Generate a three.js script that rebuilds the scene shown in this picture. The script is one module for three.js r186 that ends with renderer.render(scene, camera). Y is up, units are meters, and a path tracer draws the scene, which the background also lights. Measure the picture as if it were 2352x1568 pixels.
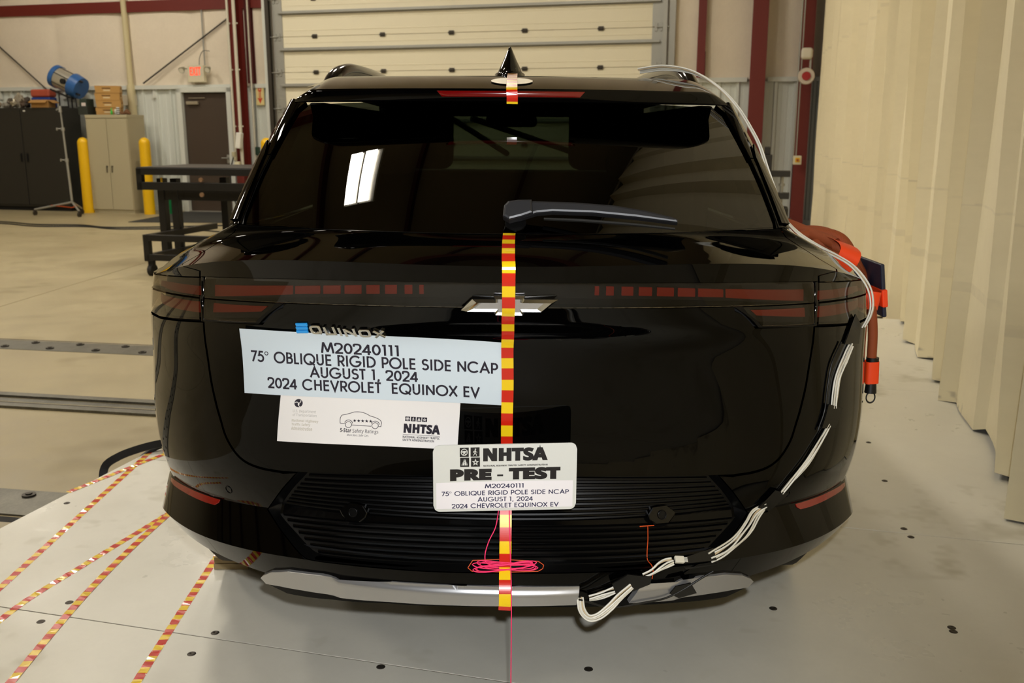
import * as THREE from 'three';
import { RoundedBoxGeometry } from 'three/addons/geometries/RoundedBoxGeometry.js';
import { mergeGeometries, toCreasedNormals } from 'three/addons/utils/BufferGeometryUtils.js';
import { RectAreaLightUniformsLib } from 'three/addons/lights/RectAreaLightUniformsLib.js';

// ---------- camera, exposure ----------
RectAreaLightUniformsLib.init();
const scene = new THREE.Scene();
scene.background = new THREE.Color(0x000000);
const camera = new THREE.PerspectiveCamera(39.23, 2352 / 1568, 0.05, 80);
camera.position.set(0, 1.52, 0);
camera.lookAt(0, 1.52 - Math.tan(12.4 * Math.PI / 180), -1);
camera.focus = 2.05; camera.userData.fStop = 8;
scene.add(camera);
const renderer = new THREE.WebGLRenderer({ antialias: true });
renderer.toneMapping = THREE.LinearToneMapping;
renderer.toneMappingExposure = 1.2;
renderer.shadowMap.enabled = true;

// ---------- lights of the hall ----------
// the hall's own axes lie 14.8 degrees to the right of the camera's: hall(b, d) = b to the hall's right, d along it, from the camera
const TURN = 14.8 * Math.PI / 180;
const hall = (b, y, d) => new THREE.Vector3(b * Math.cos(TURN) + d * Math.sin(TURN), y, b * Math.sin(TURN) - d * Math.cos(TURN));
const CEILING = 7.2, LAMP_Y = 6.3;
const LAMP_COLOR = new THREE.Color(1.0, 0.92, 0.79), LAMP_POWER = 46;
const LAMP_SPOTS = [[-12.4, 13], [-8, 13], [-3.4, 12], [-12.4, 8.1], [-8, 8.1], [-3.3, 8.1], [-12.4, 3.3], [-8, 3.3], [-3.62, 3.28], [-12, -2], [-7.5, -2]];
for (const [b, d] of LAMP_SPOTS) {
  for (const s of [-0.14, 0.14]) {                            // two banks of tubes each
    const l = new THREE.RectAreaLight(LAMP_COLOR, LAMP_POWER, 0.21, 1.2);
    l.position.copy(hall(b + s, LAMP_Y - 0.06, d));
    l.rotation.order = 'YXZ'; l.rotation.set(-Math.PI / 2, -TURN, 0);
    l.castShadow = true;
    scene.add(l);
  }
}
// the camera's own flash, which shows in the paint and in the shiny tape
const FLASH_AT = new THREE.Vector3(0.03, 1.63, 0.03);
const flash = new THREE.SpotLight(new THREE.Color(0.95, 0.97, 1.0), 11, 0, 0.62, 0.5);
flash.position.copy(FLASH_AT); flash.target.position.set(0.03, 0.85, -2.6); flash.castShadow = true; flash.shadow.radius = 1;
scene.add(flash.target);
scene.add(flash);

// ---------- helpers ----------
let seed = 7;
const rnd = () => { seed = (seed * 1664525 + 1013904223) >>> 0; return seed / 4294967296; };
const used = {};
const numbered = (n) => { used[n] = (used[n] ?? -1) + 1; return used[n] ? `${n}_${String(used[n]).padStart(3, '0')}` : n; };
const srgb = (hex) => new THREE.Color(hex);
function M(color, rough = 0.6, metal = 0, extra = {}) { return new THREE.MeshPhysicalMaterial({ color: srgb(color), roughness: rough, metalness: metal, ...extra }); }
function plain(g) { g = g.index ? g.toNonIndexed() : g; for (const k of Object.keys(g.attributes)) if (!['position', 'normal', 'uv'].includes(k)) g.deleteAttribute(k); if (!g.attributes.uv) g.setAttribute('uv', new THREE.BufferAttribute(new Float32Array(g.attributes.position.count * 2), 2)); return g; }
const join = (list) => (Array.isArray(list) ? (list.length === 1 ? list[0] : mergeGeometries(list.map(plain))) : list);
function metreUV(g) {                                          // texture coordinates in metres, by the way each face looks
  g = plain(g); const p = g.attributes.position, n = g.attributes.normal, uv = g.attributes.uv;
  for (let i = 0; i < p.count; i++) {
    const x = Math.abs(n.getX(i)), y = Math.abs(n.getY(i)), z = Math.abs(n.getZ(i));
    if (y >= x && y >= z) uv.setXY(i, p.getX(i), p.getZ(i)); else if (x >= z) uv.setXY(i, p.getZ(i), p.getY(i)); else uv.setXY(i, p.getX(i), p.getY(i));
  }
  return g;
}
function mesh(name, geo, mat, parent) {
  const m = new THREE.Mesh(join(geo), mat); m.castShadow = m.receiveShadow = true;
  if (parent) { m.name = name; parent.add(m); } else { m.name = numbered(name); scene.add(m); }
  return m;
}
function tag(o, label, category, group, kind) { o.userData = { ...o.userData, label, category }; if (group) o.userData.group = group; if (kind) o.userData.kind = kind; return o; }
function thing(name, label, category, pos, turn = -TURN, group) { const o = new THREE.Group(); o.name = numbered(name); o.position.copy(pos); o.rotation.y = turn; scene.add(o); return tag(o, label, category, group); }
function struct(name, geo, mat, parent) { const m = mesh(name, geo, mat, parent); if (!parent) m.userData.kind = 'structure'; return m; }
function box(w, h, d, x = 0, y = 0, z = 0, r = 0) { const g = r ? new RoundedBoxGeometry(w, h, d, 2, r) : new THREE.BoxGeometry(w, h, d); g.translate(x, y, z); return g; }   // y is the middle
function cyl(r, h, x = 0, y = 0, z = 0, axis = 'y', r2 = r, seg = 24) { const g = new THREE.CylinderGeometry(r2, r, h, seg); if (axis === 'x') g.rotateZ(-Math.PI / 2); if (axis === 'z') g.rotateX(Math.PI / 2); g.translate(x, y, z); return g; }
const V = (x, y, z) => new THREE.Vector3(x, y, z);
function tube(points, r, seg = 40, radial = 8, closed = false) { return new THREE.TubeGeometry(new THREE.CatmullRomCurve3(points.map((p) => (p.isVector3 ? p : V(...p))), closed, 'centripetal'), seg, r, radial, closed); }
function bar(a, b, w, h = w) { const d = b.clone().sub(a), g = new THREE.BoxGeometry(w, h, d.length()); g.applyMatrix4(new THREE.Matrix4().lookAt(b, a, Math.abs(d.y) > 0.95 * d.length() ? V(0, 0, 1) : V(0, 1, 0))); g.translate(...a.clone().add(b).multiplyScalar(0.5).toArray()); return g; }
function rod(a, b, r, seg = 12) { const d = b.clone().sub(a), g = new THREE.CylinderGeometry(r, r, d.length(), seg); g.applyQuaternion(new THREE.Quaternion().setFromUnitVectors(V(0, 1, 0), d.normalize())); g.translate(...a.clone().add(b).multiplyScalar(0.5).toArray()); return g; }
const lathe = (pts, seg = 32) => new THREE.LatheGeometry(pts.map(([r, y]) => new THREE.Vector2(r, y)), seg);
function extrude(pts, depth, bevel = 0, holes = []) {
  const s = new THREE.Shape(pts.map(([x, y]) => new THREE.Vector2(x, y)));
  for (const h of holes) s.holes.push(new THREE.Path(h.map(([x, y]) => new THREE.Vector2(x, y))));
  return new THREE.ExtrudeGeometry(s, { depth, bevelEnabled: bevel > 0, bevelSize: bevel, bevelThickness: bevel, bevelSegments: 2, bevelOffset: -bevel, curveSegments: 12 });
}
// value noise that repeats, in layers
function noiseField(size, cells, sd) {
  let s = sd * 7919 + 13; const r = () => { s = (s * 1664525 + 1013904223) >>> 0; return s / 4294967296; };
  const g = new Float32Array(cells * cells); for (let i = 0; i < g.length; i++) g[i] = r();
  const out = new Float32Array(size * size);
  for (let y = 0; y < size; y++) for (let x = 0; x < size; x++) {
    const fx = x / size * cells, fy = y / size * cells, x0 = Math.floor(fx), y0 = Math.floor(fy), a = fx - x0, b = fy - y0, sx = a * a * (3 - 2 * a), sy = b * b * (3 - 2 * b);
    const x1 = (x0 + 1) % cells, y1 = (y0 + 1) % cells;
    out[y * size + x] = (g[y0 * cells + x0] * (1 - sx) + g[y0 * cells + x1] * sx) * (1 - sy) + (g[y1 * cells + x0] * (1 - sx) + g[y1 * cells + x1] * sx) * sy;
  }
  return out;
}
function layered(size, list, sd) { const out = new Float32Array(size * size); list.forEach(([cells, amp], k) => { const f = noiseField(size, cells, sd + k * 31); for (let i = 0; i < out.length; i++) out[i] += (f[i] - 0.5) * amp; }); return out; }
function texture(size, f, repeat, color = true) {              // f(i, x, y) -> [r, g, b] 0..255, repeat = tiles per metre
  const d = new Uint8Array(size * size * 4);
  for (let y = 0, i = 0; y < size; y++) for (let x = 0; x < size; x++, i++) { const c = f(i, x, y); for (let k = 0; k < 3; k++) d[i * 4 + k] = Math.max(0, Math.min(255, c[k])); d[i * 4 + 3] = 255; }
  const t = new THREE.DataTexture(d, size, size); t.wrapS = t.wrapT = THREE.RepeatWrapping; t.magFilter = THREE.LinearFilter; t.minFilter = THREE.LinearMipmapLinearFilter;
  if (color) t.colorSpace = THREE.SRGBColorSpace;
  t.repeat.set(repeat, repeat); t.needsUpdate = true; return t;
}
function canvasMap(w, h, draw) { const c = document.createElement('canvas'); c.width = w; c.height = h; draw(c.getContext('2d'), w, h); const t = new THREE.CanvasTexture(c); t.colorSpace = THREE.SRGBColorSpace; t.magFilter = THREE.LinearFilter; t.anisotropy = 8; return t; }

// ---------- the hall ----------
const concreteN = layered(1024, [[5, 0.5], [17, 0.3], [60, 0.22], [220, 0.16]], 3), stainN = layered(1024, [[9, 1.0], [30, 0.5]], 11), speckN = noiseField(1024, 340, 21);
const concreteMap = texture(1024, (i) => { const a = concreteN[i] * 26, s = Math.max(0, stainN[i] - 0.32) * 44, k = speckN[i] > 0.985 ? 16 : 0; return [160 + a - s - k, 147 + a - s - k, 113 + a * 0.9 - s - k]; }, 1 / 4);
const concreteRough = texture(1024, (i) => { const a = 120 + concreteN[i] * 70 + stainN[i] * 25; return [a, a, a]; }, 1 / 4, false);
const sheetN = layered(1024, [[4, 0.5], [14, 0.35], [50, 0.22], [190, 0.14]], 5), smearN = layered(1024, [[7, 0.9], [24, 0.7], [80, 0.35]], 17);
const sheetMap = texture(1024, (i) => { const a = sheetN[i] * 12, s = Math.max(0, smearN[i] - 0.36) * 52; return [224 + a - s, 221 + a - s * 1.05, 208 + a - s * 1.25]; }, 1 / 2.2);
const sheetRough = texture(1024, (i) => { const a = 96 + sheetN[i] * 60 + smearN[i] * 40; return [a, a, a]; }, 1 / 2.2, false);
const fabricN = layered(512, [[3, 0.4], [11, 0.3], [60, 0.3], [256, 0.3]], 8);
const MAT = {
  concrete: M(0xffffff, 1, 0, { map: concreteMap, roughnessMap: concreteRough }),
  sheet: M(0xffffff, 1, 0, { map: sheetMap, roughnessMap: sheetRough }),
  dark: M(0x14120f, 0.8), soil: M(0x2a241c, 0.95), dirt: M(0x5e5140, 0.95),
  steel: M(0x8d8a82, 0.42, 0.85, { map: texture(256, (i) => { const a = 200 + fabricN[i % 65536 * 4] * 60; return [a, a, a * 0.97]; }, 1.3) }),
  galv: M(0xa9a8a0, 0.45, 0.6), darksteel: M(0x4b463f, 0.5, 0.7),
  liner: M(0xd6dad2, 0.4), insulation: M(0xffffff, 0.75, 0, { map: texture(512, (i, x) => { const a = fabricN[i] * 10 + Math.sin(x * 0.9) * 2; return [230 + a, 218 + a, 198 + a]; }, 0.5) }),
  red: M(0x6b1d12, 0.55), redDark: M(0x4c1510, 0.6), trim: M(0xd3d5cc, 0.45),
  doorPanel: M(0xebe3c8, 0.5), doorBrown: M(0x43362b, 0.5), roof: M(0x8f846e, 0.85), wallPaint: M(0xb9ae93, 0.8), nearWall: M(0x4a443b, 0.8),
  yellow: M(0xf0bd08, 0.4), black: M(0x141414, 0.5), blackMetal: M(0x1b1a18, 0.45, 0.2), beige: M(0xb3a98a, 0.5), grey: M(0x777777, 0.5), white: M(0xe6e4da, 0.5), cream: M(0xe0d8b8, 0.55), rubber: M(0x17150f, 0.75), chrome: M(0xdcdcd8, 0.12, 1), tan: M(0xb98d4e, 0.8),
};
const inHall = (o) => { o.rotation.y = -TURN; return o; };     // geometry laid out as (b, y, -d)
const L = 16.53;
{
  const f = new THREE.Group(); f.name = 'floor'; f.userData.kind = 'structure'; scene.add(inHall(f));
  const slab = (pts) => { const g = extrude(pts, 0.2, 0.004); g.rotateX(-Math.PI / 2); g.translate(0, -0.2, 0); return metreUV(g); };
  const jl = (d) => -6.5 - (d - 6.9) * 0.19, gap = 0.005;      // the saw cut across the floor
  for (const s of [-1, 1]) {
    const e = s < 0 ? -18.2 : 6.2;
    const pts = [[jl(-11.2) + s * gap, -11.2], [jl(16.8) + s * gap, 16.8], [e, 16.8], [e, -11.2]];
    mesh('slab', slab(s < 0 ? pts : pts.reverse()), MAT.concrete, f);
  }
  mesh('slab_bed', box(25, 0.1, 29, -6, -0.27, -2.8), MAT.soil, f);
}
{ // walls, ceiling
  const w = (name, g, m = MAT.wallPaint) => inHall(struct(name, g, m));
  w('wall_left', box(0.2, CEILING, 28, -18.1, CEILING / 2, -2.8));
  w('wall_right', box(0.2, CEILING, 28, 6.1, CEILING / 2, -2.8));
  w('wall_near', box(24.4, CEILING, 0.2, -6, CEILING / 2, 11.1), MAT.nearWall);
  w('wall_far', box(24.4, CEILING, 0.2, -6, CEILING / 2, -L - 0.1), MAT.insulation);
  w('ceiling', box(24.6, 0.2, 28.2, -6, CEILING + 0.1, -2.8), MAT.roof);
}
{ // far wall: ribbed liner below, quilted insulation above
  const ribs = (b0, b1) => {
    const p = [[b0, 0]]; for (let b = Math.ceil(b0 / 0.3) * 0.3; b < b1 - 0.1; b += 0.3) p.push([b, 0], [b + 0.02, 0.035], [b + 0.06, 0.035], [b + 0.08, 0], [b + 0.13, 0], [b + 0.14, 0.006], [b + 0.22, 0.006], [b + 0.23, 0]); p.push([b1, 0], [b1, -0.02], [b0, -0.02]);
    const g = extrude(p.filter((q, k) => q[0] >= b0 && q[0] <= b1), 2.3); g.rotateX(-Math.PI / 2); g.rotateY(0); return g;   // height along y, depth to -z
  };
  const quilt = (b0, b1, y0, y1) => {
    const g = new THREE.PlaneGeometry(b1 - b0, y1 - y0, Math.round((b1 - b0) * 14), 20), p = g.attributes.position;
    for (let i = 0; i < p.count; i++) { const b = p.getX(i) + (b0 + b1) / 2, y = p.getY(i) + (y0 + y1) / 2; const s = Math.abs(Math.sin(Math.PI * b / 1.5)) ** 0.4; p.setXYZ(i, b, y, -(L - 0.03 - 0.05 * s * Math.min(1, (y - y0) * 1.2))); g.attributes.uv.setXY(i, b, y); }
    g.computeVertexNormals(); return g;
  };
  const lg = (b0, b1) => { const g = ribs(b0, b1); g.scale(1, 1, -1); g.translate(0, 0, -L + 0.03); const ix = g.index; if (!ix) { const p = g.attributes.position, n = g.attributes.normal; for (let i = 0; i < p.count; i += 3) for (const a of [p, n, g.attributes.uv]) { const s = a.itemSize; for (let k = 0; k < s; k++) { const t = a.array[(i + 1) * s + k]; a.array[(i + 1) * s + k] = a.array[(i + 2) * s + k]; a.array[(i + 2) * s + k] = t; } } } g.computeVertexNormals(); return g; };
  inHall(struct('wall_panel_far', lg(-18, -9.02), MAT.liner)); inHall(struct('wall_panel_far', lg(-1.72, 6), MAT.liner));
  inHall(struct('wall_insulation_far', quilt(-18, -8.95, 2.33, CEILING), MAT.insulation)); inHall(struct('wall_insulation_far', quilt(-1.72, 6, 2.33, CEILING), MAT.insulation));
  let n = 0;
  for (const [a, b] of [[-18, -9.55], [-9.35, -9.02], [-1.72, -0.42], [-0.1, 0.36], [0.6, 6]]) inHall(struct(`trim_${++n}`, [box(b - a, 0.055, 0.09, (a + b) / 2, 2.335, -L + 0.06), box(b - a, 0.02, 0.06, (a + b) / 2, 2.30, -L + 0.08)], MAT.trim));
  for (const [a, b] of [[-18, -10.78], [-9.72, -9.02], [-1.72, 6]]) inHall(struct(`trim_${++n}`, box(b - a, 0.09, 0.05, (a + b) / 2, 0.045, -L + 0.07), MAT.trim));
  // triangular gussets along the ledge
  for (let b = -14.9; b < -9.9; b += 0.5) { const g = extrude([[-0.04, 0], [0.04, 0], [0.012, 0.17], [-0.012, 0.17]], 0.03); g.translate(b, 2.13, -L + 0.05); inHall(struct('wall_trim_gusset', g, MAT.trim)); }
  // steel
  const ibeam = (w, h, t, len) => extrude([[-w / 2, -h / 2], [w / 2, -h / 2], [w / 2, -h / 2 + t], [t / 2, -h / 2 + t], [t / 2, h / 2 - t], [w / 2, h / 2 - t], [w / 2, h / 2], [-w / 2, h / 2], [-w / 2, h / 2 - t], [-t / 2, h / 2 - t], [-t / 2, -h / 2 + t], [-w / 2, -h / 2 + t]], len);
  const column = (b, w, h, d, y0, y1, m = MAT.red) => { const g = ibeam(w, h, 0.014, y1 - y0); g.rotateX(-Math.PI / 2); g.translate(b, y0, -d); return inHall(struct('column', g, m)); };
  column(-9.475, 0.15, 0.3, L - 0.25, 0, CEILING); column(-9.28, 0.12, 0.1, L - 0.12, 2.37, CEILING, MAT.redDark);
  column(-1.16, 0.13, 0.16, L - 0.12, 2.36, CEILING); column(-0.255, 0.24, 0.34, L - 0.24, 0, CEILING); column(0.47, 0.2, 0.3, L - 0.22, 0, CEILING);
  const girt = (y, b0, b1, d, h = 0.2) => { const g = extrude([[0, 0], [0.1, 0], [0.1, 0.012], [0.012, 0.012], [0.012, h - 0.012], [0.1, h - 0.012], [0.1, h], [0, h]], b1 - b0); g.rotateY(-Math.PI / 2); g.rotateY(Math.PI); g.translate(b0, y - h / 2, -d); return g; };
  inHall(struct('beam_far', girt(3.79, -18, -9.56, L - 0.12), MAT.red)); inHall(struct('beam_far', girt(3.79, -9.4, -8.95, L - 0.12), MAT.red));
  inHall(struct('beam_far', girt(4.1, -18, -9.56, L - 0.1, 0.16), MAT.redDark));
  // roof frames that the paint mirrors
  for (const d of [14, 6, -2, -9]) { const g = ibeam(0.22, 0.55, 0.016, 24); g.rotateY(Math.PI / 2); g.translate(-18, CEILING - 0.29, -d); inHall(struct('roof_beam', g, MAT.red)); }
  for (let b = -16; b < 6; b += 2.2) { const g = ibeam(0.08, 0.2, 0.01, 27.6); g.translate(b, CEILING - 0.1, -16.5); inHall(struct('roof_purlin', g, MAT.redDark)); }
}
{ // sectional overhead door in the far wall
  const g = new THREE.Group(); g.name = 'door_2'; g.userData.kind = 'structure'; scene.add(inHall(g));
  const b0 = -8.72, b1 = -1.78, joints = [0, 0.64, 1.28, 1.915, 2.55, 3.17, 3.81, 4.45, 5.1], dd = -(L - 0.1);
  for (let k = 0; k < 8; k++) {
    const y0 = joints[k], y1 = joints[k + 1], s = [];
    s.push(box(b1 - b0, y1 - y0 - 0.006, 0.05, (b0 + b1) / 2, (y0 + y1) / 2, dd, 0.006));
    for (const t of [0.17, 0.5, 0.83]) s.push(box(b1 - b0 - 0.3, 0.014, 0.008, (b0 + b1) / 2, y0 + (y1 - y0) * t, dd + 0.026, 0.003));
    mesh('door_section', s, MAT.doorPanel, g);
    mesh('strut', [box(b1 - b0 - 0.1, 0.035, 0.075, (b0 + b1) / 2, y0 + (y1 - y0) * 0.64, dd + 0.06, 0.004), box(b1 - b0 - 0.1, 0.07, 0.006, (b0 + b1) / 2, y0 + (y1 - y0) * 0.64 + 0.0, dd + 0.03)], MAT.galv, g);
    for (const s2 of [-1, 1]) mesh('end_stile', box(0.19, y1 - y0 - 0.012, 0.012, s2 < 0 ? b0 + 0.02 : b1 - 0.09, (y0 + y1) / 2, dd + 0.034, 0.003), MAT.galv, g);
    if (k) {
      for (const hb of [-7.98, -6.68, -5.41, -4.11, -2.81]) mesh('hinge', [box(0.09, 0.07, 0.02, hb, y0, dd + 0.035, 0.004), cyl(0.012, 0.11, hb, y0, dd + 0.05, 'x')], MAT.darksteel, g);
      for (const s2 of [-1, 1]) { const hb = s2 < 0 ? b0 - 0.0 : b1 - 0.08; mesh('roller_hinge', [box(0.05, 0.13, 0.016, hb - 0.04, y0, dd + 0.045, 0.004), box(0.05, 0.13, 0.016, hb + 0.04, y0, dd + 0.045, 0.004), cyl(0.011, 0.2, hb + s2 * 0.06, y0, dd + 0.065, 'x'), cyl(0.026, 0.02, hb + s2 * 0.16, y0, dd + 0.065, 'x')], MAT.galv, g); }
    }
  }
  for (const [s2, b] of [[-1, b0 - 0.13], [1, b1 + 0.05]]) {
    mesh('track', [box(0.02, 5.1, 0.08, b, 2.55, dd + 0.07), box(0.07, 5.1, 0.012, b - s2 * 0.0 - 0.02, 2.55, dd + 0.11)], s2 < 0 ? MAT.darksteel : MAT.galv, g);
    mesh('jamb', box(0.1, 5.3, 0.16, b + s2 * 0.09, 2.65, -(L - 0.08)), s2 < 0 ? MAT.trim : MAT.galv, g);
  }
}
{ // personnel door
  const g = new THREE.Group(); g.name = 'door_1'; g.userData.kind = 'structure'; g.position.copy(hall(-10.26, 0, L - 0.13)); scene.add(inHall(g));
  mesh('door_frame', [box(0.1, 2.3, 0.16, -0.52, 1.15, 0, 0.006), box(0.1, 2.3, 0.16, 0.52, 1.15, 0, 0.006), box(1.14, 0.1, 0.16, 0, 2.27, 0, 0.006)], MAT.trim, g);
  mesh('door_leaf', box(0.93, 2.2, 0.05, 0, 1.11, -0.03, 0.004), MAT.doorBrown, g);
  mesh('door_closer', [box(0.25, 0.06, 0.05, -0.27, 2.03, 0.03, 0.008), box(0.34, 0.012, 0.02, -0.18, 2.12, 0.02, 0.003)], M(0xa79c86, 0.4, 0.4), g);
  mesh('door_handle', [box(0.06, 0.16, 0.012, 0.4, 1.0, 0.0, 0.004), cyl(0.012, 0.05, 0.4, 1.02, 0.03, 'z'), box(0.13, 0.02, 0.018, 0.35, 1.02, 0.055, 0.006)], MAT.galv, g);
  mesh('threshold', box(1.0, 0.015, 0.14, 0, 0.012, 0.0), MAT.galv, g);
}
{ // tracks let into the floor; their steel runs a little askew to the hall
  const A = 4.3 * Math.PI / 180;
  const strip = (name, d, w, h, y, m, bolts) => {
    const o = new THREE.Group(); o.name = numbered(name); o.userData.kind = 'structure'; o.position.copy(hall(-2.62, 0, d)); o.rotation.y = -TURN + A * 1; scene.add(o);
    mesh('plate', metreUV(box(16, h, w, -8.0, y + h / 2, 0, 0.002)), m, o);
    if (bolts) for (let k = 0; k < 16; k++) for (const s of [-1, 1]) mesh('bolt', [cyl(0.028, 0.008, -0.33 - k * 0.36 - (s > 0 ? 0.14 : 0), y + h + 0.003, s * w * 0.27), cyl(0.014, 0.012, -0.33 - k * 0.36 - (s > 0 ? 0.14 : 0), y + h + 0.006, s * w * 0.27, 'y', 0.014, 6)], MAT.darksteel, o);
    return o;
  };
  strip('floor_track_plate', 5.83, 0.27, 0.008, 0, MAT.steel, true);
  strip('floor_track_gap', 6.0, 0.022, 0.004, 0, MAT.dark);
  strip('floor_track_rail', 4.60, 0.06, 0.02, 0, MAT.steel); strip('floor_track_rail', 4.40, 0.06, 0.02, 0, MAT.steel);
  strip('floor_track_gap', 4.47, 0.045, 0.004, 0, MAT.dark); strip('floor_track_plate', 4.53, 0.06, 0.006, 0, MAT.steel);
  strip('floor_track_plate', 3.13, 0.25, 0.012, 0, MAT.steel, true); strip('floor_track_gap', 2.97, 0.055, 0.004, 0, MAT.dark);
}
{ // raised test platform of bolted plastic sheets
  const g = new THREE.Group(); g.name = 'floor_platform'; g.userData.kind = 'structure'; scene.add(inHall(g));
  const H = 0.14, sheet = (b0, b1, d0, d1) => { const m = mesh('plastic_sheet', metreUV(box(b1 - b0 - 0.004, 0.025, d1 - d0 - 0.004, (b0 + b1) / 2, H - 0.0125, -(d0 + d1) / 2, 0.001)), MAT.sheet, g); };
  for (const [d0, d1] of [[-1.2, 0.6], [0.6, 2.135], [2.135, 3.39]]) sheet(-2.575, 1.6, d0, d1);
  sheet(-2.575, -2.42, 3.39, 3.52);
  for (const [d0, d1] of [[3.39, 5.42], [5.42, 7.56]]) sheet(-2.42, 1.6, d0, d1);
  mesh('deck', [box(4.15, 0.114, 4.7, -0.49, 0.0575, -1.16), box(3.99, 0.114, 4.03, -0.41, 0.0575, -5.53)], MAT.darksteel, g);
  for (const [d, b] of [[0.6, -2.57], [2.135, -2.57], [3.39, -2.41], [5.42, -2.41]]) mesh('joint_dirt', box(1.59 - b, 0.0245, 0.02, (1.59 + b) / 2, 0.126, -d), MAT.dirt, g);
  const sc = [[-1.690, 3.420], [-1.327, 2.636], [-1.357, 2.521], [-0.836, 2.458], [-0.866, 2.347], [1.617, 4.144], [1.505, 3.657], [1.392, 3.180], [1.388, 3.109], [0.773, 2.599], [1.251, 2.487], [1.246, 2.465], [-0.346, 2.283], [0.201, 2.272]];
  const c = Math.cos(TURN), s = Math.sin(TURN);
  for (const [x, D] of sc) { const b = x * c - D * s, d = x * s + D * c; const sg = lathe([[0, 0.0005], [0.003, 0.0005], [0.004, 0.0022], [0.0085, 0.0022], [0.0115, 0.0006], [0.012, 0]], 20); sg.translate(b, H, -d); mesh('screw', sg, MAT.darksteel, g); }
}
{ // canvas curtain, hung in flat overlapping folds down to the platform
  const grime = layered(1024, [[9, 1.0], [130, 0.7], [340, 0.6]], 44), lineN = layered(1024, [[4, 0.5], [23, 0.5]], 52);
  // one tile is 6.3 m: creases where the cloth was folded, and dirt along the hem
  const cloth = (hemDirt) => texture(1024, (i, x, y) => {
    const a = fabricN[(y >> 1) * 512 + (x >> 1)] * 8, h = y / 1024 * 6.3; let k = hemDirt ? Math.min(0.55, Math.max(0, grime[i] - 0.34 - h * 4) * 1.1) : 0;
    const wob = lineN[(x % 1024)] * 0.05; for (const [at, w, s] of [[1.03, 0.006, 0.09], [0.62, 0.025, 0.05], [2.5, 0.014, 0.06]]) { const d = Math.abs(h - at - wob); if (d < w) k = Math.max(k, s * (0.6 + grime[i])); }
    return [240 + a - 175 * k, 229 + a - 170 * k, 195 + a - 140 * k];
  }, 1 / 6.3);
  function curtain(folds, yb, y1, mat, label) {                // folds: [b, d] pairs, the ends of each flat fold
    const rows = 26, pos = [], uv = []; let s = 0;
    const grid = folds.map(([p, q], f) => { const n = 6, cols = []; for (let c = 0; c <= n; c++) { const t = c / n, b = p[0] + (q[0] - p[0]) * t, d = p[1] + (q[1] - p[1]) * t, col = []; for (let r = 0; r <= rows; r++) { const y0 = yb(d, f), y = y0 + (y1 - y0) * (r / rows) ** 2, sway = 0.03 * Math.sin(f * 2.1 + t * 2.2 + y * 0.9) * Math.exp(-y * 0.6) + 0.008 * Math.sin(f * 1.37 + t * 3 + y * 1.7); col.push([b + sway, y, -d, s + Math.hypot(q[0] - p[0], q[1] - p[1]) * t, y - 0.14]); } cols.push(col); } s += Math.hypot(q[0] - p[0], q[1] - p[1]) + 0.05; return cols; });
    const quad = (A, B, dx) => { for (let r = 0; r < rows; r++) for (const c of [A[r], B[r], B[r + 1], A[r], B[r + 1], A[r + 1]]) { pos.push(c[0] + dx, c[1], c[2]); uv.push(c[3], c[4]); } };
    for (const dx of [0, 0.005]) grid.forEach((cols, f) => { for (let c = 0; c < cols.length - 1; c++) quad(cols[c], cols[c + 1], dx); if (f) quad(grid[f - 1][grid[f - 1].length - 1], cols[0], dx); });
    const g = new THREE.BufferGeometry(); g.setAttribute('position', new THREE.Float32BufferAttribute(pos, 3)); g.setAttribute('uv', new THREE.Float32BufferAttribute(uv, 2));
    return tag(inHall(mesh('curtain', toCreasedNormals(g, 0.35), mat)), label, 'curtain');
  }
  const hem = (k) => 0.152 + 0.011 * Math.sin(k * 2.3) + 0.008 * Math.sin(k * 5.1);
  const near = []; for (let d = 9.3, k = 1; d > -3; k++) { const w = [0.62, 0.4, 0.56, 0.34, 0.48][k % 5], o = 0.02 * Math.sin(k * 1.7), a = 0.03 + 0.02 * (k % 3); near.push([[1.0 + a + o, d], [1.0 - a + o, d - w]]); d -= w + 0.05; }
  curtain(near, (d, i) => (d > 7.5 ? 0.03 : hem(i)), 6.2, M(0xffffff, 0.7, 0, { map: cloth(true) }), 'near cream canvas curtain with dirty hem, standing on the white platform');
  const far = []; for (let k = 0, d = 16.1; d > 9.6; k++) { const w = Math.min(d - 9.5, [0.62, 0.4, 0.52, 0.3][k % 4]), at = (q) => 1.1 - 0.43 * (q - 7.5) / 8.6, a = 0.03 + 0.015 * (k % 3); far.push([[at(d) + a, d], [at(d - w) - a, d - w]]); d -= w + 0.06; }
  far.push([[0.955, 9.45], [1.12, 9.37]]);
  curtain(far, (d) => 0.02, 6.2, M(0xffffff, 0.7, 0, { map: cloth(false) }), 'far cream canvas curtain reaching the dark red column by the far wall');
  tag(inHall(mesh('curtain_rail', [cyl(0.025, 20, 1.0, 6.25, -6, 'z')], MAT.galv)), 'steel rail high up that carries the cream curtains', 'rail');
}
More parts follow.
